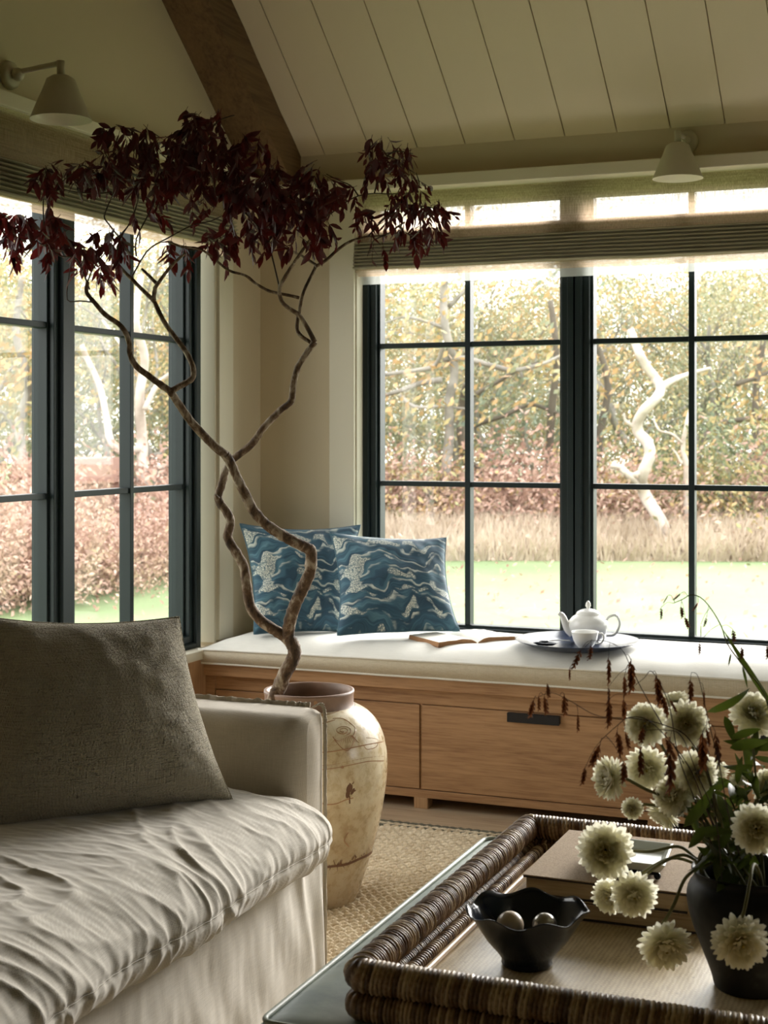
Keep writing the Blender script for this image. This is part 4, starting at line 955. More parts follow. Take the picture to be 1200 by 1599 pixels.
mb.build('dish_plate', Mat('dish_enamel', (.78, .82, .78), .15).m, rd, False, .002, seg=3)
for i in range(4):
    p = quad(.80, 0)[i]; MB().ball((p.x, p.y, BT + .006), .006, 12).build('foot', DARKCER, rd)
mb = MB(); a_ = quad(.74, BT + .0055); b_ = quad(.78, BT + .0125); mb.v += a_ + b_; mb.f += [(3, 2, 1, 0), (4, 5, 6, 7)] + [(i, (i+1) % 4, 4+(i+1) % 4, 4+i) for i in range(4)]; mb.build('dish_base', DARKCER, rd, False)
# ---------------------------------------------------------------- scalloped bowl with two balls
bc = onZ(823, 1506, TF); bw = thing('scalloped_bowl', 'black glazed bowl with wavy rim holding two small balls on tray', 'bowl', (bc.x, bc.y, TF))
LA = YAW
def bf(i, a_, r_, z_):
    t_ = max(0, (z_ - .030) / .052); t_ = min(1.1, t_)
    s_ = math.sin(7 * a_ + .6) * .6 + .4 * math.sin(3 * a_ + 1.0) ; pk = max(0, math.cos(a_ - LA - .05)) ** 14 + .9 * max(0, math.cos(a_ - LA - PI - .25)) ** 12
    return r_ * (1 + t_ ** 3 * (.035 * s_ + .05 * pk)), z_ + t_ ** 2 * (.0045 * math.sin(7 * a_ + 2.0) + .002 * pk)
MB().lathe([(.0001, .001), (.036, .001), (.038, .004), (.037, .010), (.044, .020), (.060, .038), (.072, .056), (.079, .070), (.0865, .082), (.088, .0835), (.0865, .084), (.080, .076), (.073, .062), (.062, .045), (.048, .032), (.030, .026), (.0001, .025)], 128, (bc.x, bc.y, TF), bf).build('bowl_body', DARKCER, bw)
b1_ = P(797, 1452, (bc - Vector((0, 0, 0))).dot(FW) + .0); b1_.z = TF + .0585
o = thing('ball', 'tan polished ball on the left inside the scalloped black bowl', 'ball', tuple(b1_), 'two balls in the bowl'); MB().ball(b1_, .0205, 32).build('ball_body', PEARL, o)
b2_ = P(851, 1458, bc.dot(FW) + .006); b2_.z = TF + .0555
o = thing('ball', 'dark grey shiny ball on the right inside the scalloped black bowl', 'ball', tuple(b2_), 'two balls in the bowl'); MB().ball(b2_, .0190, 32).build('ball_body', STEELB, o)
# ================================================================ vase and flowers
vc = P(1172, 1500, 2.115); vx, vy = vc.x, vc.y
vs = thing('urn_vase', 'dark rough stoneware urn full of white dahlias on the wicker tray', 'vase', (vx, vy, TF))
VP = [(.0001, 0), (.048, 0), (.051, .004), (.056, .022), (.070, .058), (.0825, .092), (.0885, .120), (.0885, .136), (.085, .146), (.0795, .153), (.078, .158), (.0795, .164), (.083, .1675)]
prof = [(p.x, p.y) for p in smoothpath([(a_, b_, 0) for a_, b_ in VP[1:]], 4)]
MB().lathe([(.0001, 0)] + prof + [(.0815, .169), (.0775, .166), (.073, .157), (.076, .146), (.082, .13), (.078, .10), (.0001, .095)], 80, (vx, vy, TF), lambda i, a_, r_, z_: (r_ * (1 + .010 * nz(math.cos(a_) * 2, math.sin(a_) * 2, z_ * 22)), z_)).build('vase_body', URN, vs)
VT = TF + .168
rf = random.Random(12)
def bloom_mesh(seed):
    r_ = random.Random(seed); mb = MB(); uvs = []
    rings = [(-48, 12, .82), (-32, 16, .95), (-17, 19, 1.0), (-3, 20, 1.0), (11, 20, .98), (25, 19, .93), (39, 17, .86), (52, 14, .77), (65, 11, .66), (76, 7, .56), (86, 3, .50)]
    for j, (el, cnt, ln) in enumerate(rings):
        for k in range(cnt):
            a_ = 2 * PI * (k + .5 * (j % 2) + r_.uniform(-.16, .16)) / cnt; e_ = math.radians(el + r_.uniform(-7, 7))
            d_ = Vector((math.cos(a_) * math.cos(e_), math.sin(a_) * math.cos(e_), math.sin(e_))); s_ = Vector((-math.sin(a_), math.cos(a_), 0)); u_ = d_.cross(s_) * -1
            L_ = ln * r_.uniform(.92, 1.08); Wd = .128 * (.75 + .25 * ln)
            n0 = len(mb.v)
            for i, (t_, w_) in enumerate(((.12, .30), (.38, .62), (.66, 1.0), (.87, .86), (1.0, .22))):
                c_ = d_ * (L_ * t_) + u_ * (.10 * math.sin(t_ * PI) - .16 * t_ * t_ * (1 if el < 30 else -.5))
                for q_ in (-1, 0, 1):
                    mb.v.append(c_ + s_ * (q_ * Wd * w_) + u_ * (abs(q_) * Wd * .45 * w_ * (1 if el < 50 else -1) * -1)); mb.uv.append((.5 + q_ * .5, t_ * (1 if el < 45 else .72)))
            for i in range(4):
                b_ = n0 + i * 3; mb.f += [(b_, b_+1, b_+4, b_+3), (b_+1, b_+2, b_+5, b_+4)]
    o_ = mb.build('petals', PETAL); me = o_.data; bpy.data.objects.remove(o_); return me
BL = [bloom_mesh(s_) for s_ in (1, 2, 3)]
cm = MB().ball((0, 0, .42), .055, 12, (1, 1, .8)); o_ = cm.build('centre', DCENT); CEN = o_.data; bpy.data.objects.remove(o_)
km = MB()
for k in range(8):
    a_ = 2 * PI * k / 8; leaf(km, Vector((0, 0, -.25)), Vector((math.cos(a_), math.sin(a_), -.25)), Vector((-math.sin(a_), math.cos(a_), 0)), .5, .12, .2)
km.ball((0, 0, -.3), .16, 10); o_ = km.build('calyx', GLEAF); CAL = o_.data; bpy.data.objects.remove(o_)
def gleaf(mb, b, tip, side_, Wd, curl=.15, n=8):
    b, tip = Vector(b), Vector(tip); d_ = tip - b; L_ = d_.length; d_.normalize(); s_ = (Vector(side_) - d_ * d_.dot(Vector(side_))).normalized(); u_ = d_.cross(s_); n0 = len(mb.v)
    for i in range(n + 1):
        t_ = i / n; w_ = math.sin(PI * min(1, t_ ** .75)) ** .8 * Wd; c_ = b + d_ * (L_ * t_) + u_ * (curl * L_ * (t_ - t_ * t_) * 4 * .5)
        mb.v += [c_ - s_ * w_ + u_ * w_ * .3, c_, c_ + s_ * w_ + u_ * w_ * .3]
    for i in range(n):
        a_ = n0 + i * 3; mb.f += [(a_, a_+1, a_+4, a_+3), (a_+1, a_+2, a_+5, a_+4)]
def dahlia(label, px, py, rpx, d, face, scale3=1, leaves=0, via=None, foot=None):
    c_ = P(px, py, d); rad = rpx * d / FPX * 1.06
    fv = (RT * face[0] + FW * face[1] + Vector((0, 0, face[2]))).normalized()
    r = thing('dahlia', label, 'flower', tuple(c_), 'white dahlias in the dark urn')
    q_ = Vector((0, 0, 1)).rotation_difference(fv) @ Quaternion((0, 0, 1), rf.uniform(0, 6))
    for me, nm in ((rf.choice(BL), 'petals'), (CEN, 'centre'), (CAL, 'calyx')):
        o_ = bpy.data.objects.new(nm, me); COL.objects.link(o_); o_.parent = r; o_.rotation_mode = 'QUATERNION'; o_.rotation_quaternion = q_; o_.scale = (rad, rad, rad * .86)
    ft = foot or Vector((vx + rf.uniform(-.045, .045), vy + rf.uniform(-.045, .045), VT - .05))
    st = c_ - fv * rad * .35; rimv = Vector((ft.x, ft.y, VT + .01)) + ((c_ - ft) * Vector((1, 1, 0)).length * 0 if False else Vector(((c_.x - ft.x) * .25, (c_.y - ft.y) * .25, 0)))
    pts = [ft, rimv] + ([P(*v_) for v_ in via] if via else [rimv.lerp(st, .5) + Vector((0, 0, .03)) - fv * .01]) + [st - fv * rad * .45, st]
    MB().tube(smoothpath(pts, 6), .0024, 8).build('stem', STEM, r)
    if leaves:
        lm = MB(); sp3 = smoothpath(pts, 6)
        for k in range(leaves):
            b_ = sp3[int(len(sp3) * rf.uniform(.35, .8))]; dv = RT * rf.uniform(-1, 1) + FW * rf.uniform(-1, .6) + Vector((0, 0, rf.uniform(-.6, .7)))
            gleaf(lm, b_, b_ + dv.normalized() * rf.uniform(.035, .065), (rf.uniform(-1, 1), rf.uniform(-1, 1), .5), rf.uniform(.005, .009))
        lm.build('leaves', GLEAF, r)
D = dahlia
D('large white dahlia facing out over the tan books left of urn', 946, 1328, 42, 2.16, (-.15, -1, .12), via=[(1090, 1342, 2.13), (1060, 1322, 2.14), (1010, 1330, 2.16)])
D('white dahlia hanging in front of the books, right of its pair', 991, 1397, 35, 2.13, (-.1, -1, -.15), via=[(1100, 1350, 2.12), (1068, 1335, 2.12), (1030, 1350, 2.13)])
D('smaller white dahlia half hidden behind the hanging one at the books', 952, 1399, 27, 2.20, (-.55, -.8, -.1), via=[(1095, 1352, 2.14), (1050, 1340, 2.17), (1000, 1365, 2.2)])
D('white dahlia hanging low between the books and the urn', 1039, 1476, 40, 2.045, (.05, -1, -.5), via=[(1105, 1350, 2.08), (1072, 1370, 2.06), (1052, 1415, 2.05)])
D('white dahlia hanging down in front of the urn body', 1157, 1470, 42, 1.985, (0, -1, -.2), via=[(1178, 1350, 2.03), (1172, 1375, 1.99), (1162, 1425, 1.975)])
D('large white dahlia above the urn rim at the right picture edge', 1182, 1294, 38, 2.00, (-.05, -1, .1), leaves=2)
D('white dahlia with pointed petals highest at the right edge', 1177, 1116, 36, 2.16, (.15, -.75, .55), leaves=1)
D('white dahlia at the top of the bouquet, left of its neighbour', 1010, 1131, 33, 2.12, (-.35, -.9, .3), leaves=1, via=[(1115, 1300, 2.12), (1065, 1215, 2.13)])
D('white dahlia at the top of the bouquet showing its round centre', 1072, 1130, 35, 2.07, (0, -1, .05), leaves=1)
D('small white dahlia behind the top pair, against the oak bench', 1056, 1093, 22, 2.22, (-.1, .3, 1), via=[(1110, 1250, 2.17), (1080, 1160, 2.2)])
D('leftmost white dahlia in side view before the oak drawers', 953, 1215, 33, 2.14, (-1, -.35, .12), leaves=1, via=[(1120, 1310, 2.12), (1060, 1255, 2.12), (1010, 1233, 2.13)])
D('white dahlia right beside the leftmost side view one', 1012, 1199, 33, 2.19, (-.3, -.9, -.2), leaves=2, via=[(1125, 1300, 2.15), (1075, 1230, 2.18)])
D('white dahlia in the middle of the bouquet in half shade', 1086, 1207, 34, 2.11, (.1, -1, 0), leaves=3)
D('small white dahlia peeping out behind the shaded middle one', 1117, 1200, 22, 2.20, (.5, .4, .9), leaves=1)
D('white dahlia turned sideways above the rear tray rim', 1052, 1243, 31, 2.12, (-.65, -.7, .35), leaves=3)
D('white dahlia seen from behind beneath the sideways one', 1036, 1272, 27, 2.16, (-.6, -.2, -.75), leaves=2)
D('pale green half open dahlia bud above the tray corner', 988, 1262, 17, 2.15, (-.3, -1, -.2), via=[(1110, 1300, 2.13), (1040, 1262, 2.14)])
D('white dahlia partly cut by the right picture edge', 1202, 1228, 27, 2.13, (-.2, -1, .2), leaves=2)
D('small closed dahlia bud among dark leaves below the right flowers', 1153, 1218, 13, 2.12, (.2, -.3, 1), leaves=3)
# leafy filler stems
for k, (lb, tip) in enumerate((('leafy green stem arching right above the urn', (1175, 1150, 2.08)), ('leafy green stem rising behind the middle dahlias', (1110, 1235, 2.2)), ('leafy green stem low over the urn rim', (1085, 1300, 2.06)), ('leafy green stem standing in the urn centre', (1140, 1245, 2.12)))):
    tp3 = P(*tip); b0 = Vector((vx + rf.uniform(-.03, .03), vy + rf.uniform(-.03, .03), VT - .05)); r = thing('leafy_stem', lb, 'foliage stem', tuple(b0), 'leafy stems in the urn')
    pts = smoothpath([b0, b0.lerp(tp3, .5) + Vector((0, 0, .02)), tp3], 8); MB().tube(pts, .0018, 6).build('stem', STEM, r); lm = MB()
    for i in range(26):
        t_ = rf.uniform(.35, 1); b_ = pts[int(t_ * (len(pts) - 1))]; dv = RT * rf.uniform(-1, 1) + FW * rf.uniform(-1, 1) + Vector((0, 0, rf.uniform(-.8, .8)))
        gleaf(lm, b_, b_ + dv.normalized() * rf.uniform(.03, .06), (rf.uniform(-1, 1), rf.uniform(-1, 1), .5), rf.uniform(.004, .009))
    if k == 0:
        gleaf(lm, P(1140, 1168, 2.05), P(1200, 1158, 2.03), (0, 0, 1), .008, -.35); gleaf(lm, P(1143, 1152, 2.05), P(1190, 1138, 2.05), (0, 0, 1), .006, -.2)
        gleaf(lm, P(1132, 1118, 2.1), P(1148, 1160, 2.1), RT, .006); gleaf(lm, P(1104, 1112, 2.08), P(1172, 1074, 2.08), (0, 0, 1), .006, .5)
        gleaf(lm, P(1152, 1225, 2.05), P(1160, 1180, 2.05), RT, .005)
    if k == 2:
        gleaf(lm, P(1068, 1292, 2.03), P(1118, 1222, 2.03), RT, .008, -.3); gleaf(lm, P(1100, 1290, 2.03), P(1075, 1325, 2.03), RT, .007, .2); gleaf(lm, P(1150, 1290, 2.04), P(1120, 1240, 2.04), RT, .008, .2)
    lm.build('leaves', GLEAF, r)
# dried oat grass ------------------------------------------
def spikelet_mesh(seed):
    r_ = random.Random(seed); mb = MB()
    for i in range(9):
        z = -i * .105; s_ = 1 if i % 2 else -1
        leaf(mb, Vector((0, 0, z)), Vector((s_ * .42, r_.uniform(-.15, .15), -1)), Vector((.1, 1, 0)), .30, .115 * math.sin(PI * (i + 1.6) / 11), .25 * s_)
        leaf(mb, Vector((0, 0, z)), Vector((s_ * .30, r_.uniform(-.3, .3), -1)), Vector((1, .2, 0)), .28, .105 * math.sin(PI * (i + 1.6) / 11), .1)
    mb.tube([(0, 0, .05), (0, 0, -.95)], .012, 5)
    o_ = mb.build('spikelet', SPIK); me = o_.data; bpy.data.objects.remove(o_); return me
SPM = [spikelet_mesh(s_) for s_ in (1, 2)]
def grass(label, stem, spk, r0=.0012, base=True, blade=None):
    pts = [P(*s_) for s_ in stem]; b0 = Vector((vx + rf.uniform(-.04, .04), vy + rf.uniform(-.04, .04), VT - .05))
    r = thing('oat_grass_stem', label, 'dried grass', tuple(b0), 'dried oat grass stems in the urn')
    q_ = smoothpath([b0] + pts, 8); n_ = len(q_); MB().tube(q_, [r0 * (1.0 - .65 * i / n_) for i in range(n_)], 6).build('stem', TWIG if r0 < .0012 else STEM, r)
    for (px, py, ln, tilt, wd) in spk:
        # hang from the nearest stem point
        d = min(pts, key=lambda p_: (p_ - P(px, py, p_.dot(FW))).length).dot(FW); top = P(px - tilt * ln * .5, py - ln * .5, d)
        o_ = bpy.data.objects.new('spikelet', rf.choice(SPM)); COL.objects.link(o_); o_.parent = r; L_ = ln * d / FPX * 1.08
        o_.location = top - b0; o_.scale = (L_ * wd, L_ * wd, L_); dv = -(RT * tilt + Vector((0, 0, -1))).normalized()
        o_.rotation_mode = 'QUATERNION'; o_.rotation_quaternion = Vector((0, 0, 1)).rotation_difference(dv) @ Quaternion((0, 0, 1), rf.uniform(-.8, .8) + YAW)
        near = min(q_[8:], key=lambda p_: (p_ - top - Vector((0, 0, .012))).length); mid = near.lerp(top, .5) + Vector((0, 0, .004))
        o2 = MB().tube(smoothpath([near, mid, top], 4), .0004, 4).build('stalk', TWIG, r)
    if blade:
        bm_ = MB()
        for (a_, b_, wd) in blade: gleaf(bm_, P(*a_), P(*b_), RT, wd, .05)
        bm_.build('leaf_blade', GLEAF, r)
grass('tall oat grass stem arching left in front of the window, right side', [(1215, 1230, 2.1), (1198, 1095, 2.1), (1165, 1045, 2.1), (1138, 1008, 2.1), (1127, 978, 2.1), (1112, 952, 2.1), (1096, 934, 2.1), (1080, 929, 2.1), (1066, 936, 2.1), (1052, 942, 2.1)],
      [(1033, 957, 17, 0, .9), (1040, 936, 14, -.6, .5), (1055, 934, 15, -1.2, .8), (1065, 955, 17, .1, 1.2), (1073, 972, 17, .3, 1.3), (1086, 948, 14, -.7, .9), (1102, 971, 14, -.3, 1.1), (1095, 984, 18, 0, .3), (1093, 1012, 17, 0, 1.0), (1146, 992, 18, .1, 1.5), (1159, 1019, 17, 0, 1.3), (1199, 1017, 20, 0, 1.2)], .0015,
      blade=[((1215, 1115, 2.1), (1129, 982, 2.1), .0042), ((1160, 1040, 2.1), (1168, 1075, 2.1), .002), ((1142, 1020, 2.1), (1138, 1040, 2.1), .0015)])
grass('oat grass stem reaching furthest left across the drawer handle', [(1112, 1230, 2.08), (1078, 1156, 2.05), (1040, 1133, 2.04), (992, 1122, 2.04), (935, 1118, 2.04), (890, 1094, 2.04), (862, 1082, 2.04), (838, 1090, 2.04)],
      [(831, 1106, 26, -.25, 1.1), (842, 1097, 22, 0, .8), (852, 1100, 26, .1, 1.0), (856, 1078, 20, .1, 1.0), (882, 1100, 30, 0, 1.0), (903, 1127, 26, 0, .6)], .0009)
grass('oat grass stem with dark heads hanging before the cushion edge', [(1098, 1250, 2.12), (1045, 1150, 2.1), (1005, 1080, 2.1), (985, 1040, 2.1), (972, 1015, 2.1), (950, 1002, 2.1), (925, 1000, 2.1)],
      [(901, 1030, 30, -.45, 1.0), (922, 1018, 22, -.15, 1.2), (890, 1052, 18, 0, .6), (951, 1045, 40, 0, .6), (986, 1054, 46, 0, 1.0), (976, 1070, 30, 0, .8), (951, 1085, 26, 0, .7)], .0010)
grass('oat grass stem with long heads beside the topmost dahlias', [(1090, 1260, 2.05), (1060, 1180, 2.03), (1045, 1100, 2.02), (1020, 1050, 2.02), (1005, 1060, 2.02), (975, 1085, 2.02)],
      [(1028, 1076, 44, .1, 1.0), (1038, 1100, 34, .3, .9), (951, 1112, 40, 0, .9), (975, 1106, 30, 0, .9), (1052, 1103, 22, .5, .8)], .0010)
grass('oat grass stem with dangling heads left of all the dahlias', [(1110, 1280, 2.04), (1075, 1195, 2.0), (1020, 1130, 1.99), (985, 1120, 1.99), (962, 1135, 1.99), (940, 1155, 1.99)],
      [(930, 1180, 34, -.45, 1.0), (912, 1211, 26, -.2, 1.1), (967, 1160, 36, .15, 1.0), (980, 1156, 24, .2, .9), (974, 1205, 30, 0, 1.3)], .0010)
grass('oat grass stem with heads drooping over the white blooms', [(1120, 1290, 2.0), (1090, 1210, 1.97), (1065, 1150, 1.96), (1040, 1140, 1.96), (1010, 1140, 1.96)],
      [(1001, 1188, 40, 0, .8), (1003, 1147, 24, -.2, 1.2), (1047, 1196, 70, 0, .8), (1045, 1165, 24, .4, 1.0)], .0010)
grass('oat grass stem leaning behind the blooms with reddish heads', [(1140, 1280, 2.02), (1125, 1200, 2.0), (1108, 1130, 2.0), (1092, 1060, 2.0), (1082, 1050, 2.0)],
      [(1079, 1077, 34, 0, .9), (1098, 1172, 56, 0, 1.0), (1120, 1168, 50, .1, .8), (1106, 1150, 26, .2, .7), (1100, 1090, 24, 0, .5)], .0010)
# ================================================================ outdoors
GZ = -.35
lw = MB().grid(60, 60, lambda u, v: (lerp(-45, 40, u), lerp(-6, 60, v), GZ + .05 * nz(u * 12, v * 12) if not (-3.5 < lerp(-45, 40, u) < 4.5 and lerp(-6, 60, v) < 6.6) else GZ))
struct(lw.build('lawn', LAWNM))
ro_ = random.Random(21)
# foundation under the room so that it does not float
struct(MB().box(XL - .14, XR + .14, YF - .15, YB + .15, GZ - .1, -.061).build('floor_base', PAINT, smooth=False))
def leaves_at(mb, pts, size, rnd, flat=.5):
    for p in pts:
        a_ = Vector((rnd.gauss(0, 1), rnd.gauss(0, 1), rnd.gauss(0, 1))).normalized(); b_ = a_.orthogonal().normalized() * (size * rnd.uniform(.6, 1.3)); c_ = a_.cross(b_).normalized() * (size * rnd.uniform(.35, .6)); n0 = len(mb.v)
        mb.v += [p - b_, p + c_, p + b_, p - c_]; mb.f.append((n0, n0+1, n0+2, n0+3))
def tree_parts(seed, h=4.6, bushy=1, nclus=90, per=60, lsize=.044, r0=.11, spread=2.3, zlow=.9, wind=.5):
    rnd = random.Random(seed); w_ = MB(); tips = []
    def grow(p, d_, L, r_, lvl):
        n_ = 7; pts = [p]; rs = [r_]
        for i in range(n_):
            d_ = (d_ + Vector((rnd.uniform(-1, 1), rnd.uniform(-1, 1), rnd.uniform(-.5, .7))) * (wind * (.45 if lvl == 0 else .75))).normalized()
            p = p + d_ * (L / n_); pts.append(p); rs.append(lerp(r_, r_ * .35, (i + 1) / n_))
            if lvl < 3 and i >= (1 if lvl == 0 else 2) and rnd.random() < (.85 if lvl < 2 else .6):
                a_ = Vector((rnd.uniform(-1, 1), rnd.uniform(-1, 1), rnd.uniform(-.15, .8))).normalized()
                grow(p, (d_ * .4 + a_).normalized(), L * rnd.uniform(.35, .6), rs[-1] * .6, lvl + 1)
        w_.tube(smoothpath(pts, 2), [x for x in [lerp(rs[0], rs[-1], i / (2 * n_)) for i in range(2 * n_ + 1)]], 6 if lvl < 2 else 4)
        if lvl > 0: tips.extend(pts[3:])
    grow(Vector((0, 0, -.1)), Vector((rnd.uniform(-.3, .3), rnd.uniform(-.3, .3), 1)), h, r0, 0)
    lf_ = MB(); pts = []
    for k in range(nclus):
        if tips and rnd.random() < .6: c_ = rnd.choice(tips) + Vector((rnd.gauss(0, .3), rnd.gauss(0, .3), rnd.gauss(0, .3)))
        else: c_ = Vector((rnd.gauss(0, spread * .6), rnd.gauss(0, spread * .6), rnd.uniform(zlow, h * 1.0)))
        if c_.z < zlow: c_.z = zlow + rnd.random()
        s_ = rnd.uniform(.25, .6)
        pts += [c_ + Vector((rnd.gauss(0, s_), rnd.gauss(0, s_), rnd.gauss(0, s_ * .6))) for _ in range(per)]
    leaves_at(lf_, pts, lsize, rnd)
    return w_, lf_
HT = {}
def proto_tree(seed, mat, bark, **k):
    w_, lf_ = tree_parts(seed, **k); a_ = w_.build('trunk', bark); b_ = lf_.build('foliage', mat, smooth=False)
    HT[len(HT)] = max(v.co.z for v in b_.data.vertices); ms = (a_.data, b_.data); bpy.data.objects.remove(a_); bpy.data.objects.remove(b_); return ms
PT = [proto_tree(1, TLEAF, TBARK, nclus=100), proto_tree(2, TLEAF2, TBARK, nclus=100), proto_tree(3, TLEAF, TBARK, h=4.2, wind=.7, nclus=70), proto_tree(4, TLEAF2, TBARK, h=5.2, nclus=150), proto_tree(5, TLEAF, TBARK, wind=.8, h=4.0, nclus=60)]
PS = [proto_tree(11, RUSSET, TBARK, h=.75, nclus=60, per=46, lsize=.045, r0=.03, spread=1.1, zlow=.1), proto_tree(12, RUSSET, TBARK, h=.9, nclus=70, per=46, lsize=.05, r0=.03, spread=1.3, zlow=.1), proto_tree(13, TLEAF, TBARK, h=1.1, nclus=70, per=40, lsize=.05, r0=.035, spread=1.2, zlow=.2)]
def plant(kind, protos, name, label, cat, loc, rot, s_, group):
    r = thing(name, label, cat, loc, group)
    for me, nm in zip(protos[kind], ('trunk' if cat == 'tree' else 'stems', 'foliage')):
        o_ = bpy.data.objects.new(nm, me); COL.objects.link(o_); o_.parent = r
    r.rotation_euler = (0, 0, rot); r.scale = (s_, s_, s_); return r
PANE = [(20, 'outermost left pane'), (64, 'first left pane'), (131, 'left mullion'), (202, 'third left pane'), (285, 'fourth left pane'), (380, 'left casing'), (480, 'room corner'), (597, 'back casing'), (665, 'edge of first back pane'), (731, 'first back pane'), (800, 'second back pane'), (872, 'edge of second back pane'), (930, 'back mullion'), (1005, 'edge of third back pane'), (1080, 'third back pane'), (1150, 'fourth back pane'), (1230, 'right picture edge'), (9999, 'beyond the right edge')]
USED = {}
def pane(px): return next(t_ for a_, t_ in PANE if px < a_)
def uniq(s_):
    USED[s_] = USED.get(s_, 0) + 1; return s_ if USED[s_] == 1 else s_.replace(' bush', ' bush by its twin,', 1).replace(' tree', ' tree by its twin,', 1)
TK = ['bushy ochre tree', 'bushy olive tree', 'twisted ochre tree', 'tall olive tree', 'sparse crooked ochre tree']
RW = [' in the woods front, ', ' in the second tree row, ', ' deep in the woods, ', ' at the woods back, ']
def at(px, d): q_ = ray(px) * d; return (q_.x, q_.y, GZ)
for row, (d0_, step) in enumerate(((24.5, 84), (28, 74), (33, 80), (40, 84))):
    x_ = -140 + row * 23
    while x_ < 1420:
        q_ = at(x_ + ro_.uniform(-18, 18), d0_ + ro_.uniform(-1, 1.2) + (0 if x_ > 420 else -3.5 + row * .8))
        k = ro_.randrange(5); plant(k, PT, 'autumn_tree', uniq(TK[k] + RW[row] + pane(x_)), 'tree', q_, ro_.uniform(0, 6.28), ((d0_ * .143 + 1.6) / HT[k]) * ro_.uniform(.9, 1.08), 'trees in the woods beyond the lawn'); x_ += step
SB = 'russet bush on the edge of the woods behind dry grass'
x_ = 440
while x_ < 1320:
    q_ = at(x_, 20.2 + ro_.uniform(-.6, .8)); kk = ro_.randrange(3); plant(kk, PS, 'russet_bush', uniq(('low', 'wide', 'ochre tinged')[kk] + ' russet bush behind dry grass at ' + pane(x_)), 'bush', q_, ro_.uniform(0, 6.28), ro_.uniform(.7, 1.0), 'russet bushes behind the dry grass'); x_ += 58
SL_ = 'leafy brown bush at the lawn edge seen through the left window'
for (px, d, s_) in ((-70, 13.0, .6), (-15, 13.6, .6), (35, 13.9, .62), (85, 14.0, .55), (130, 14.6, .5), (175, 14.9, .5), (215, 15.4, .55), (255, 16.2, .66), (300, 17.2, .8), (350, 18.5, .9), (400, 19.6, 1.0), (40, 15.8, .9), (-40, 15.5, .9), (270, 18.0, 1.05)):
    kk = ro_.randrange(2); plant(kk, PS, 'russet_bush', uniq(('low', 'wide')[kk] + (' brown bush near lawn edge at ' if d < 15.5 else ' brown bush behind others at ') + pane(px)), 'bush', at(px, d), ro_.uniform(0, 6.28), s_, 'bushes outside the left window')
# individually shaped trees
def traced(label, mat, d, limbs, seed, leaves=0, lmat=None, px0=None):
    r = thing('bare_tree', label, 'tree', at(px0 or limbs[0][0][0][0], d))
    mb = MB(); rs_ = random.Random(seed); tips = []
    for pts, r0_, r1_ in limbs:
        q_ = smoothpath([P(x, y, d + .35 * nz(x * .02, y * .02, seed)) for x, y in pts], 5); n_ = len(q_)
        mb.tube(q_, [lerp(r0_, r1_, i / (n_ - 1)) * (1 + .12 * nz(i * .6, seed)) for i in range(n_)], 10); tips += q_[n_ // 2:]
    mb.build('trunk', mat, r)
    if leaves:
        lm = MB(); leaves_at(lm, [rs_.choice(tips) + Vector((rs_.gauss(0, .35), rs_.gauss(0, .35), rs_.gauss(0, .3))) for _ in range(leaves)], .07, rs_); lm.build('foliage', lmat, r, False)
traced('pale S shaped bare trunk centred in the right hand window sash', PBARK, 18.6, [([(1042, 862), (1035, 820), (1010, 777), (1002, 755), (1006, 735), (1015, 712), (1012, 692), (998, 676), (996, 660), (1007, 640), (1025, 622), (1032, 607), (1025, 592), (1012, 575), (1000, 555), (994, 540), (985, 515)], .085, .05),
        ([(1032, 607), (1045, 597), (1060, 590), (1080, 583), (1110, 575)], .05, .02), ([(995, 670), (984, 662), (977, 656), (975, 646)], .032, .012), ([(1008, 770), (985, 745), (970, 730), (955, 728)], .05, .03), ([(1006, 735), (990, 742), (972, 735), (975, 722)], .045, .02)], 31)
traced('thin pale crooked stem beside the S shaped trunk', PBARK, 19.2, [([(1074, 860), (1072, 775), (1072, 725), (1067, 700), (1072, 665), (1078, 640)], .045, .02), ([(1066, 725), (1058, 710), (1050, 700)], .02, .01), ([(1066, 692), (1050, 678), (1030, 672), (1022, 655)], .02, .01)], 32)
traced('pale grey trunk with level limbs in the left half of the back window', TBARK, 20.5, [([(694, 850), (696, 748), (702, 683), (702, 627), (710, 576), (696, 513), (693, 457), (700, 380), (690, 320)], .075, .05),
        ([(690, 593), (659, 598), (625, 610), (600, 618), (575, 628)], .045, .02), ([(693, 561), (727, 560), (775, 573), (804, 578), (840, 570), (869, 559), (900, 540)], .045, .018), ([(625, 618), (648, 635), (687, 635), (727, 638)], .03, .015), ([(696, 513), (660, 500), (630, 495), (600, 505)], .03, .01), ([(700, 480), (740, 440), (770, 400)], .035, .012), ([(600, 585), (650, 578), (680, 570), (693, 540)], .03, .03)], 33, 700, TLEAF)
m_ = plain('dark_bark', (.10, .085, .065), .9, .3, 4)
traced('dark leaning tree with long branches behind the grey trunk', m_, 21.2, [([(750, 850), (747, 745), (730, 720), (721, 683), (720, 640), (728, 600)], .09, .045), ([(755, 760), (775, 735), (795, 720), (830, 712)], .05, .02), ([(735, 690), (741, 666), (787, 649), (829, 632), (869, 644), (905, 648)], .045, .018), ([(724, 650), (736, 621), (775, 598), (809, 578), (840, 566)], .04, .018), ([(860, 850), (858, 740), (862, 640), (870, 560), (860, 470)], .07, .04)], 34, 500, TLEAF2)
traced('dark curved tree right of the thin pale stem', m_, 21.5, [([(1085, 850), (1090, 705), (1105, 680), (1125, 662), (1160, 655), (1210, 652)], .07, .03), ([(1185, 850), (1180, 640), (1195, 520)], .06, .04), ([(1150, 600), (1180, 590), (1215, 575)], .04, .02), ([(940, 850), (935, 700), (950, 600), (925, 520)], .07, .04)], 35, 500, TLEAF)
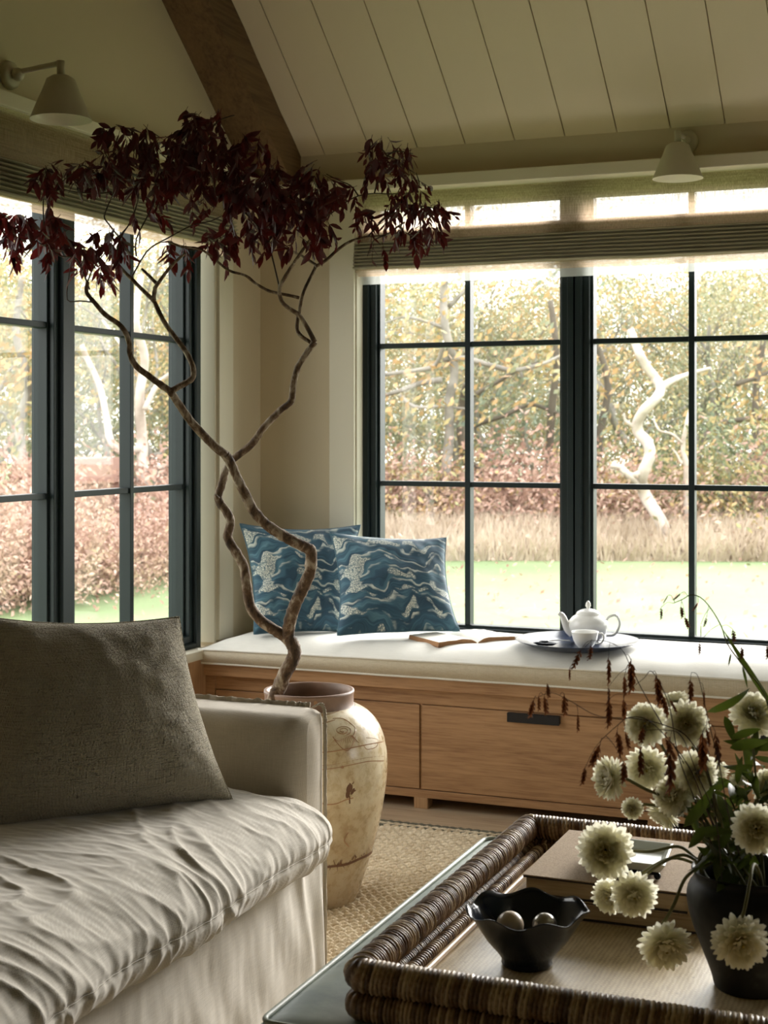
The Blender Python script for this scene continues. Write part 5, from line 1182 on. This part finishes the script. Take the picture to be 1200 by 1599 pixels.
traced('pale forked tree seen through the far sash of the left window', PBARK, 18.5, [([(228, 850), (222, 750), (222, 690), (218, 620), (226, 560), (212, 500), (220, 430)], .085, .04), ([(190, 706), (172, 686), (166, 650), (155, 602), (137, 562), (128, 540)], .05, .03), ([(222, 735), (245, 731), (262, 727), (276, 706)], .045, .03), ([(222, 700), (190, 706)], .05, .05), ([(226, 640), (246, 600), (270, 580), (290, 560)], .04, .015), ([(212, 580), (190, 540), (160, 500)], .03, .012)], 36)
traced('grey forked tree seen through the near sash of the left window', TBARK, 19, [([(40, 850), (38, 740), (30, 660), (45, 600), (25, 520), (35, 430)], .07, .04), ([(38, 640), (60, 600), (68, 560)], .035, .015), ([(30, 690), (10, 650), (-8, 640)], .03, .012)], 37, 500, TLEAF)
# added block outside, standing in for a reflection in the left panes
gw = onY(120, 800, 16.0); 
s1, s2 = P(118, 720, 17.5), P(208, 720, 18.6); dv = (s2 - s1); dv.z = 0; nv = Vector((-dv.y, dv.x, 0)).normalized() * .9
refl_block = thing('reflection_block', 'low pinkish brown block standing in for a reflection in left window', 'reflection', ((s1.x + s2.x) / 2, (s1.y + s2.y) / 2, GZ))
REFLC = plain('pink_brown_reflection', (.32, .2, .16), .85, .12, 6)
def prism(mb, z0, z1, k, back=1.0):
    c_ = (s1 + s2) / 2; c_.z = 0; n0 = len(mb.v)
    for z in (z0, z1):
        for s_, t_ in ((-.5, 0), (.5, 0), (.5, 1), (-.5, 1)): mb.v.append(Vector((c_.x, c_.y, z)) + dv * (s_ * k) + nv * (t_ * k * back) - nv * ((k - 1) / 2))
    mb.f += [(n0, n0+3, n0+2, n0+1), (n0+4, n0+5, n0+6, n0+7)] + [(n0+i, n0+(i+1) % 4, n0+4+(i+1) % 4, n0+4+i) for i in range(4)]
mb = MB(); prism(mb, GZ, .62, 1); mb.build('reflection_block_lower', REFLC, refl_block, False)
mb = MB(); prism(mb, .62, .68, 1.08); prism(mb, .68, .92, 1.02); mb.build('reflection_block_upper', REFLC, refl_block, False)
# dry grass strip and fallen leaves
gb = MB(); rg_ = random.Random(40)
for i in range(15000):
    px = rg_.uniform(400, 1330); d = 17.9 + rg_.random() ** 1.3 * 2.2; q_ = ray(px) * d; h_ = rg_.uniform(.25, .62) * (.55 + .45 * min(1, (d - 17.9) / .6)); lx, ly = rg_.gauss(0, .12), rg_.gauss(0, .12); w_ = rg_.uniform(.007, .016)
    b_ = Vector((q_.x, q_.y, GZ)); n0 = len(gb.v); s_ = RT * w_
    gb.v += [b_ - s_, b_ + s_, b_ + Vector((lx * .4, ly * .4, h_ * .6)) + s_ * .7, b_ + Vector((lx * .4, ly * .4, h_ * .6)) - s_ * .7, b_ + Vector((lx, ly, h_))]
    gb.f += [(n0, n0+1, n0+2, n0+3), (n0+3, n0+2, n0+4)]
tag(gb.build('dry_grass', DRYG, smooth=False), 'band of tall tan dry grass along the far edge of lawn', 'grass', kind='stuff')
fl_ = MB(); pts = []
for i in range(500):
    px = rg_.uniform(560, 1300); d = rg_.uniform(8, 18); q_ = ray(px) * d; pts.append(Vector((q_.x, q_.y, GZ + .06)))
for i in range(6000):
    px = rg_.uniform(-90, 400); d = (12.2 + (px + 90) / 490 * 5.5) + rg_.random() * 2.2; q_ = ray(px) * d; pts.append(Vector((q_.x, q_.y, GZ + .06 + rg_.random() * .10)))
leaves_at(fl_, pts, .035, rg_)
tag(fl_.build('fallen_leaves', RUSSET, smooth=False), 'fallen brown leaves scattered over the lawn and its edge', 'leaves', kind='stuff')
